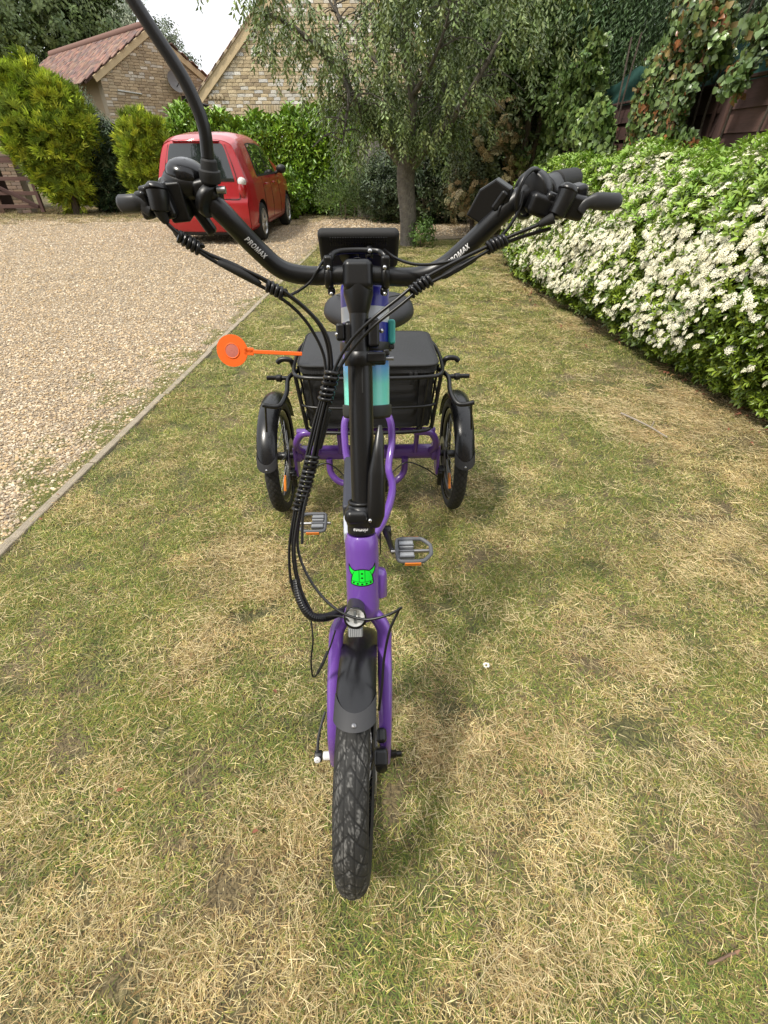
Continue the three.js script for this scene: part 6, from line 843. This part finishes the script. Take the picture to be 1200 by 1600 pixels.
// cables
{
  const cab = (name, pts, r, o = {}) => part(name, tube(pts.map(p => L3(...p)), r, { rad: 10, ...o }), M.cable, trike);
  // spiral wrap: helix round a path
  const spiral = (pts, R, r, turns, parent) => { const c = new THREE.CatmullRomCurve3(pts.map(p => L3(...p))), n = turns * 16, q = []; let N = V(1, 0, 0); for (let i = 0; i <= n; i++) { const u = i / n, p = c.getPointAt(u), T = c.getTangentAt(u); N.addScaledVector(T, -N.dot(T)).normalize(); const B = T.clone().cross(N), a = i / 16 * 6.283; q.push(p.addScaledVector(N, Math.cos(a) * R).addScaledVector(B, Math.sin(a) * R)); } return part('spiral_wrap', tube(q, r, { rad: 7, seg: n * 1.3 | 0 }), M.plastic, parent); };
  const loom = new THREE.Group(); loom.name = 'cable_loom'; trike.add(loom);
  const run = (pts, r) => part('cable', tube(pts.map(p => L3(...p)), r, { rad: 10, seg: 80 }), M.cable, loom);
  // left-hand controls down to the join
  run([[258, 346, 0.79], [285, 370, 0.79], [318, 393, 0.80], [370, 415, 0.81], [425, 446, 0.815], [470, 477, 0.82], [500, 510, 0.815], [513, 550, 0.81], [512, 590, 0.80], [497, 655, 0.78], [480, 725, 0.75], [465, 790, 0.715], [457, 850, 0.68], [462, 900, 0.65], [478, 945, 0.62]], 0.0026);
  run([[262, 350, 0.80], [288, 376, 0.795], [320, 399, 0.80], [365, 425, 0.81], [430, 460, 0.815], [465, 487, 0.82], [490, 520, 0.82], [507, 560, 0.815], [507, 600, 0.80], [490, 665, 0.78], [474, 735, 0.745], [460, 800, 0.71], [452, 860, 0.675], [456, 915, 0.64], [470, 950, 0.615]], 0.0028);
  run([[275, 360, 0.81], [300, 384, 0.80], [350, 408, 0.805], [420, 440, 0.81], [478, 482, 0.815], [509, 520, 0.81], [518, 560, 0.805], [517, 600, 0.795], [501, 660, 0.775], [486, 730, 0.745], [470, 800, 0.71], [466, 860, 0.675], [490, 915, 0.63], [530, 955, 0.59], [570, 968, 0.575], [600, 963, 0.575], [619, 955, 0.578], [628, 949, 0.58]], 0.0028);
  run([[466, 455, 0.87], [485, 440, 0.872], [500, 415, 0.88], [515, 397, 0.92]], 0.0024); run([[430, 455, 0.84], [448, 462, 0.85], [466, 455, 0.87]], 0.0024);
  // right-hand controls
  run([[845, 350, 0.84], [800, 368, 0.84], [760, 386, 0.84], [700, 415, 0.83], [655, 440, 0.82], [620, 468, 0.81], [580, 500, 0.80], [550, 530, 0.80], [528, 565, 0.797], [517, 595, 0.79], [500, 660, 0.77], [483, 740, 0.735], [467, 805, 0.70], [460, 860, 0.665], [470, 920, 0.63], [490, 962, 0.60]], 0.0028);
  run([[860, 357, 0.85], [810, 372, 0.845], [765, 391, 0.84], [705, 425, 0.83], [660, 449, 0.82], [625, 477, 0.81], [588, 506, 0.80], [558, 536, 0.80], [535, 568, 0.797], [521, 600, 0.79], [505, 665, 0.77], [488, 740, 0.74], [474, 800, 0.70], [472, 850, 0.665]], 0.0028);
  run([[818, 298, 0.85], [812, 325, 0.845], [800, 348, 0.84], [788, 364, 0.838], [770, 380, 0.838], [735, 398, 0.85], [690, 411, 0.86], [650, 413, 0.87], [622, 405, 0.885], [600, 390, 0.92]], 0.0024);
  // junction plugs
  part('cable_plug', tube([L3(340, 409, 0.80), L3(380, 428, 0.805), L3(408, 444, 0.81)], t => table([[0, 0.003], [0.1, 0.005], [0.5, 0.006], [0.9, 0.005], [1, 0.003]], t), { rad: 12, seg: 24 }), M.rubber, loom); part('cable_plug', tube([L3(745, 402, 0.845), L3(715, 419, 0.835), L3(690, 434, 0.83)], t => table([[0, 0.003], [0.1, 0.005], [0.5, 0.0058], [0.9, 0.005], [1, 0.003]], t), { rad: 12, seg: 24 }), M.rubber, loom); part('cable_plug', tube([L3(512, 640, 0.79), L3(505, 670, 0.785), L3(497, 700, 0.775)], 0.0075, { rad: 12 }), M.rubber, loom);
  spiral([[280, 368, 0.79], [298, 381, 0.795], [314, 391, 0.80]], 0.0072, 0.0033, 5, loom); spiral([[417, 446, 0.812], [430, 453, 0.814], [444, 461, 0.816]], 0.0075, 0.0033, 4, loom); spiral([[790, 374, 0.838], [775, 381, 0.838], [762, 388, 0.838]], 0.0075, 0.0032, 5, loom); spiral([[672, 437, 0.823], [656, 446, 0.82], [642, 457, 0.817]], 0.0075, 0.0032, 5, loom); spiral([[520, 580, 0.797], [514, 602, 0.79], [507, 628, 0.785]], 0.0105, 0.0038, 6, loom); spiral([[489, 712, 0.757], [478, 755, 0.735], [465, 800, 0.712]], 0.0105, 0.0036, 12, loom);
  // conduit curling in behind the head tube, thin wires by the fork
  part('conduit', tube([L3(462, 905, 0.65), L3(470, 940, 0.615), L3(485, 962, 0.60), L3(505, 965, 0.61), L3(528, 958, 0.64), L3(545, 950, 0.67)], t => 0.0085 + 0.0006 * Math.sin(t * 260), { rad: 12, seg: 160 }), M.plastic, loom);
  run([[486, 968, 0.60], [489, 1000, 0.575], [486, 1035, 0.555], [490, 1058, 0.545], [503, 1040, 0.55], [516, 1010, 0.57], [524, 985, 0.59]], 0.0018); part('wire_plug', tube([L3(496, 1052, 0.545), L3(505, 1035, 0.55), L3(512, 1018, 0.562)], 0.0032, { rad: 8 }), M.rubber, loom);
  run([[624, 952, 0.585], [619, 962, 0.578], [609, 985, 0.56], [600, 1030, 0.53], [597, 1070, 0.50], [592, 1110, 0.47]], 0.0026); run([[505, 965, 0.61], [525, 962, 0.6], [540, 966, 0.59], [548, 975, 0.595]], 0.002);
  // strap on the loom where it crosses the headset
}

// ---------------------------------------------------------------- bag in the basket and bottle behind the stem
{
  const c = trike.localToWorld(V(0.015, 0.50, -1.325)), bag = thing('cargo_bag', 'black zipped fabric cargo bag sitting in the trike basket', 'bag', c, 0.028);
  const bt = noiseTex(256, (u, v) => { const n = 0.5 + 0.5 * Math.sin(u * 6.283 * 60) * Math.sin(v * 6.283 * 60), w = tfbm(u, v, 3, 4); return [0.15 * n + 0.85 * w, 0, 0].fill(0.2 * n + 0.8 * w); });
  const fab = new THREE.MeshPhysicalMaterial({ color: lin(0.022, 0.0225, 0.0245), roughness: 0.55, bumpMap: bt, bumpScale: 0.006, sheen: 0.3, sheenRoughness: 0.5, sheenColor: lin(0.2, 0.2, 0.22) });
  const wrink = (x, y) => 0.008 * (fbm(x * 9, y * 9, 3) - 0.5);
  const hx = 0.247, hz = 0.192;
  part('bag_body', gridGeo((i, j) => { const a = i * 2 * Math.PI, k = 0.16, cx = Math.sign(Math.cos(a)) * Math.pow(Math.abs(Math.cos(a)), k), sz = Math.sign(Math.sin(a)) * Math.pow(Math.abs(Math.sin(a)), k), y = j * 0.232, n = wrink(i * 12, j * 2) * 1.8; return V(cx * (hx + n) * lerp(0.965, 1.0, j), y, sz * (hz + n) * lerp(0.97, 1.0, j)); }, 96, 16), new THREE.MeshPhysicalMaterial({ color: lin(0.015, 0.0155, 0.017), roughness: 0.66, side: THREE.DoubleSide, bumpMap: bt, bumpScale: 0.006 }), bag);
  part('bag_lid', gridGeo((i, j) => { const a = i * 2 * Math.PI, k = 0.18, q = j < 0.25 ? 1 : 1 - (j - 0.25) / 0.75, cx = Math.sign(Math.cos(a)) * Math.pow(Math.abs(Math.cos(a)), k), sz = Math.sign(Math.sin(a)) * Math.pow(Math.abs(Math.sin(a)), k); const x = cx * (hx + 0.007) * q, z = sz * (hz + 0.007) * q, sag = 0.012 * (1 - q * q), y = 0.222 + (j < 0.25 ? j / 0.25 * 0.03 : 0.03 + sag + 0.022 * (fbm(x * 6 + 2 - z * 4, z * 5 + x * 3, 3) - 0.5) * (1 - q)); return V(x, y, z); }, 96, 24), fab, bag);
  part('lid_piping', tube(Array.from({ length: 48 }, (_, i) => { const a = i / 48 * 6.283, k = 0.18; return V(Math.sign(Math.cos(a)) * Math.pow(Math.abs(Math.cos(a)), k) * (hx + 0.009), 0.25, Math.sign(Math.sin(a)) * Math.pow(Math.abs(Math.sin(a)), k) * (hz + 0.009)); }), 0.0042, { rad: 8, closed: true, seg: 160 }), M.rubber, bag);
  part('zip_pull', [boxAt(0.012, 0.045, 0.006, 0.155, 0.205, hz + 0.014, 0.002), boxAt(0.012, 0.045, 0.006, 0.172, 0.205, hz + 0.014, 0.002)], M.rubber, bag); part('bag_strap', boxAt(0.03, 0.2, 0.004, 0.20, 0.11, hz + 0.006, 0.001), M.rubber, bag);
  part('bag_floor', boxAt(0.44, 0.008, 0.34, 0, 0.006, 0, 0.003), M.rubber, bag);
}
{
  // insulated bottle strapped to the back of the stem, dark blue fading (print) to turquoise
  const r0 = 0.0465, t0 = 0.655, base = AX(t0, 0.0105, -0.072), wb = trike.localToWorld(base.clone()), bottle = thing('drinks_bottle', 'tall blue and turquoise drinks bottle strapped behind the handlebar stem', 'bottle', wb, 0.028);
  const tex = canvasTex(64, 512, (c) => { const g = c.createLinearGradient(0, 512, 0, 0); g.addColorStop(0, '#7fe6d0'); g.addColorStop(0.24, '#74dccf'); g.addColorStop(0.38, '#5c9fd8'); g.addColorStop(0.5, '#2a3f9e'); g.addColorStop(0.62, '#1c2290'); g.addColorStop(1, '#2420a8'); c.fillStyle = g; c.fillRect(0, 0, 64, 512); c.fillStyle = '#c9d0da'; c.fillRect(0, 512 - 512 * 0.86, 64, 512 * 0.12); });
  const H = 0.225, lb = (g) => basis(g, V(0, 0, 0), aX, aY, aZ);
  const bodyG = new THREE.CylinderGeometry(r0, r0 * 0.985, H, 48, 1); bodyG.translate(0, H / 2, 0); part('bottle_body', lb(bodyG), new THREE.MeshPhysicalMaterial({ map: tex, roughness: 0.28, clearcoat: 0.4 }), bottle);
  part('bottle_foot', lb(lathe([[0.001, -0.012], [r0 + 0.001, -0.012], [r0 + 0.0035, -0.006], [r0 + 0.0035, 0.012], [r0, 0.014]], 40)), mat(0.02, 0.022, 0.02, 0.6), bottle); part('bottle_shoulder', lb(lathe([[r0, H], [r0 * 0.96, H + 0.008], [0.028, H + 0.014], [0.001, H + 0.014]], 40)), mat(0.02, 0.02, 0.30, 0.3), bottle);
  part('bottle_tab', lb(boxAt(0.014, 0.045, 0.03, r0 + 0.004, H - 0.075, 0.005, 0.005)), mat(0.06, 0.42, 0.38, 0.4), bottle); part('tab_hinge', lb(boxAt(0.012, 0.008, 0.03, r0 + 0.003, H - 0.102, 0.005, 0.002)), M.rubber, bottle);
  const strap = new THREE.Group(); strap.name = 'bottle_bracket'; trike.add(strap);
  const ringAt = (t, r, h, f) => onAxis(lathe([[r, -h / 2], [r + 0.003, -h / 2], [r + 0.003, h / 2], [r, h / 2], [r, -h / 2]], 44), t, 0.0105, f);
  part('bracket_band', ringAt(0.835, r0 + 0.001, 0.016, -0.072), M.black, strap); part('bracket_saddle', [onAxis(rbox(0.060, 0.042, 0.034, 0.008), 0.865, 0.002, -0.014), onAxis(rbox(0.02, 0.05, 0.03, 0.006), 0.865, 0.026, 0.004), onAxis(rbox(0.016, 0.03, 0.02, 0.005), 0.868, -0.034, -0.004)], M.plastic, strap); part('bracket_screw', [onAxis(new THREE.SphereGeometry(0.004, 10, 8), 0.87, 0.040, 0.0), onAxis(new THREE.SphereGeometry(0.004, 10, 8), 0.862, -0.040, 0.002)], M.steel, strap);
}

renderer.render(scene, camera);
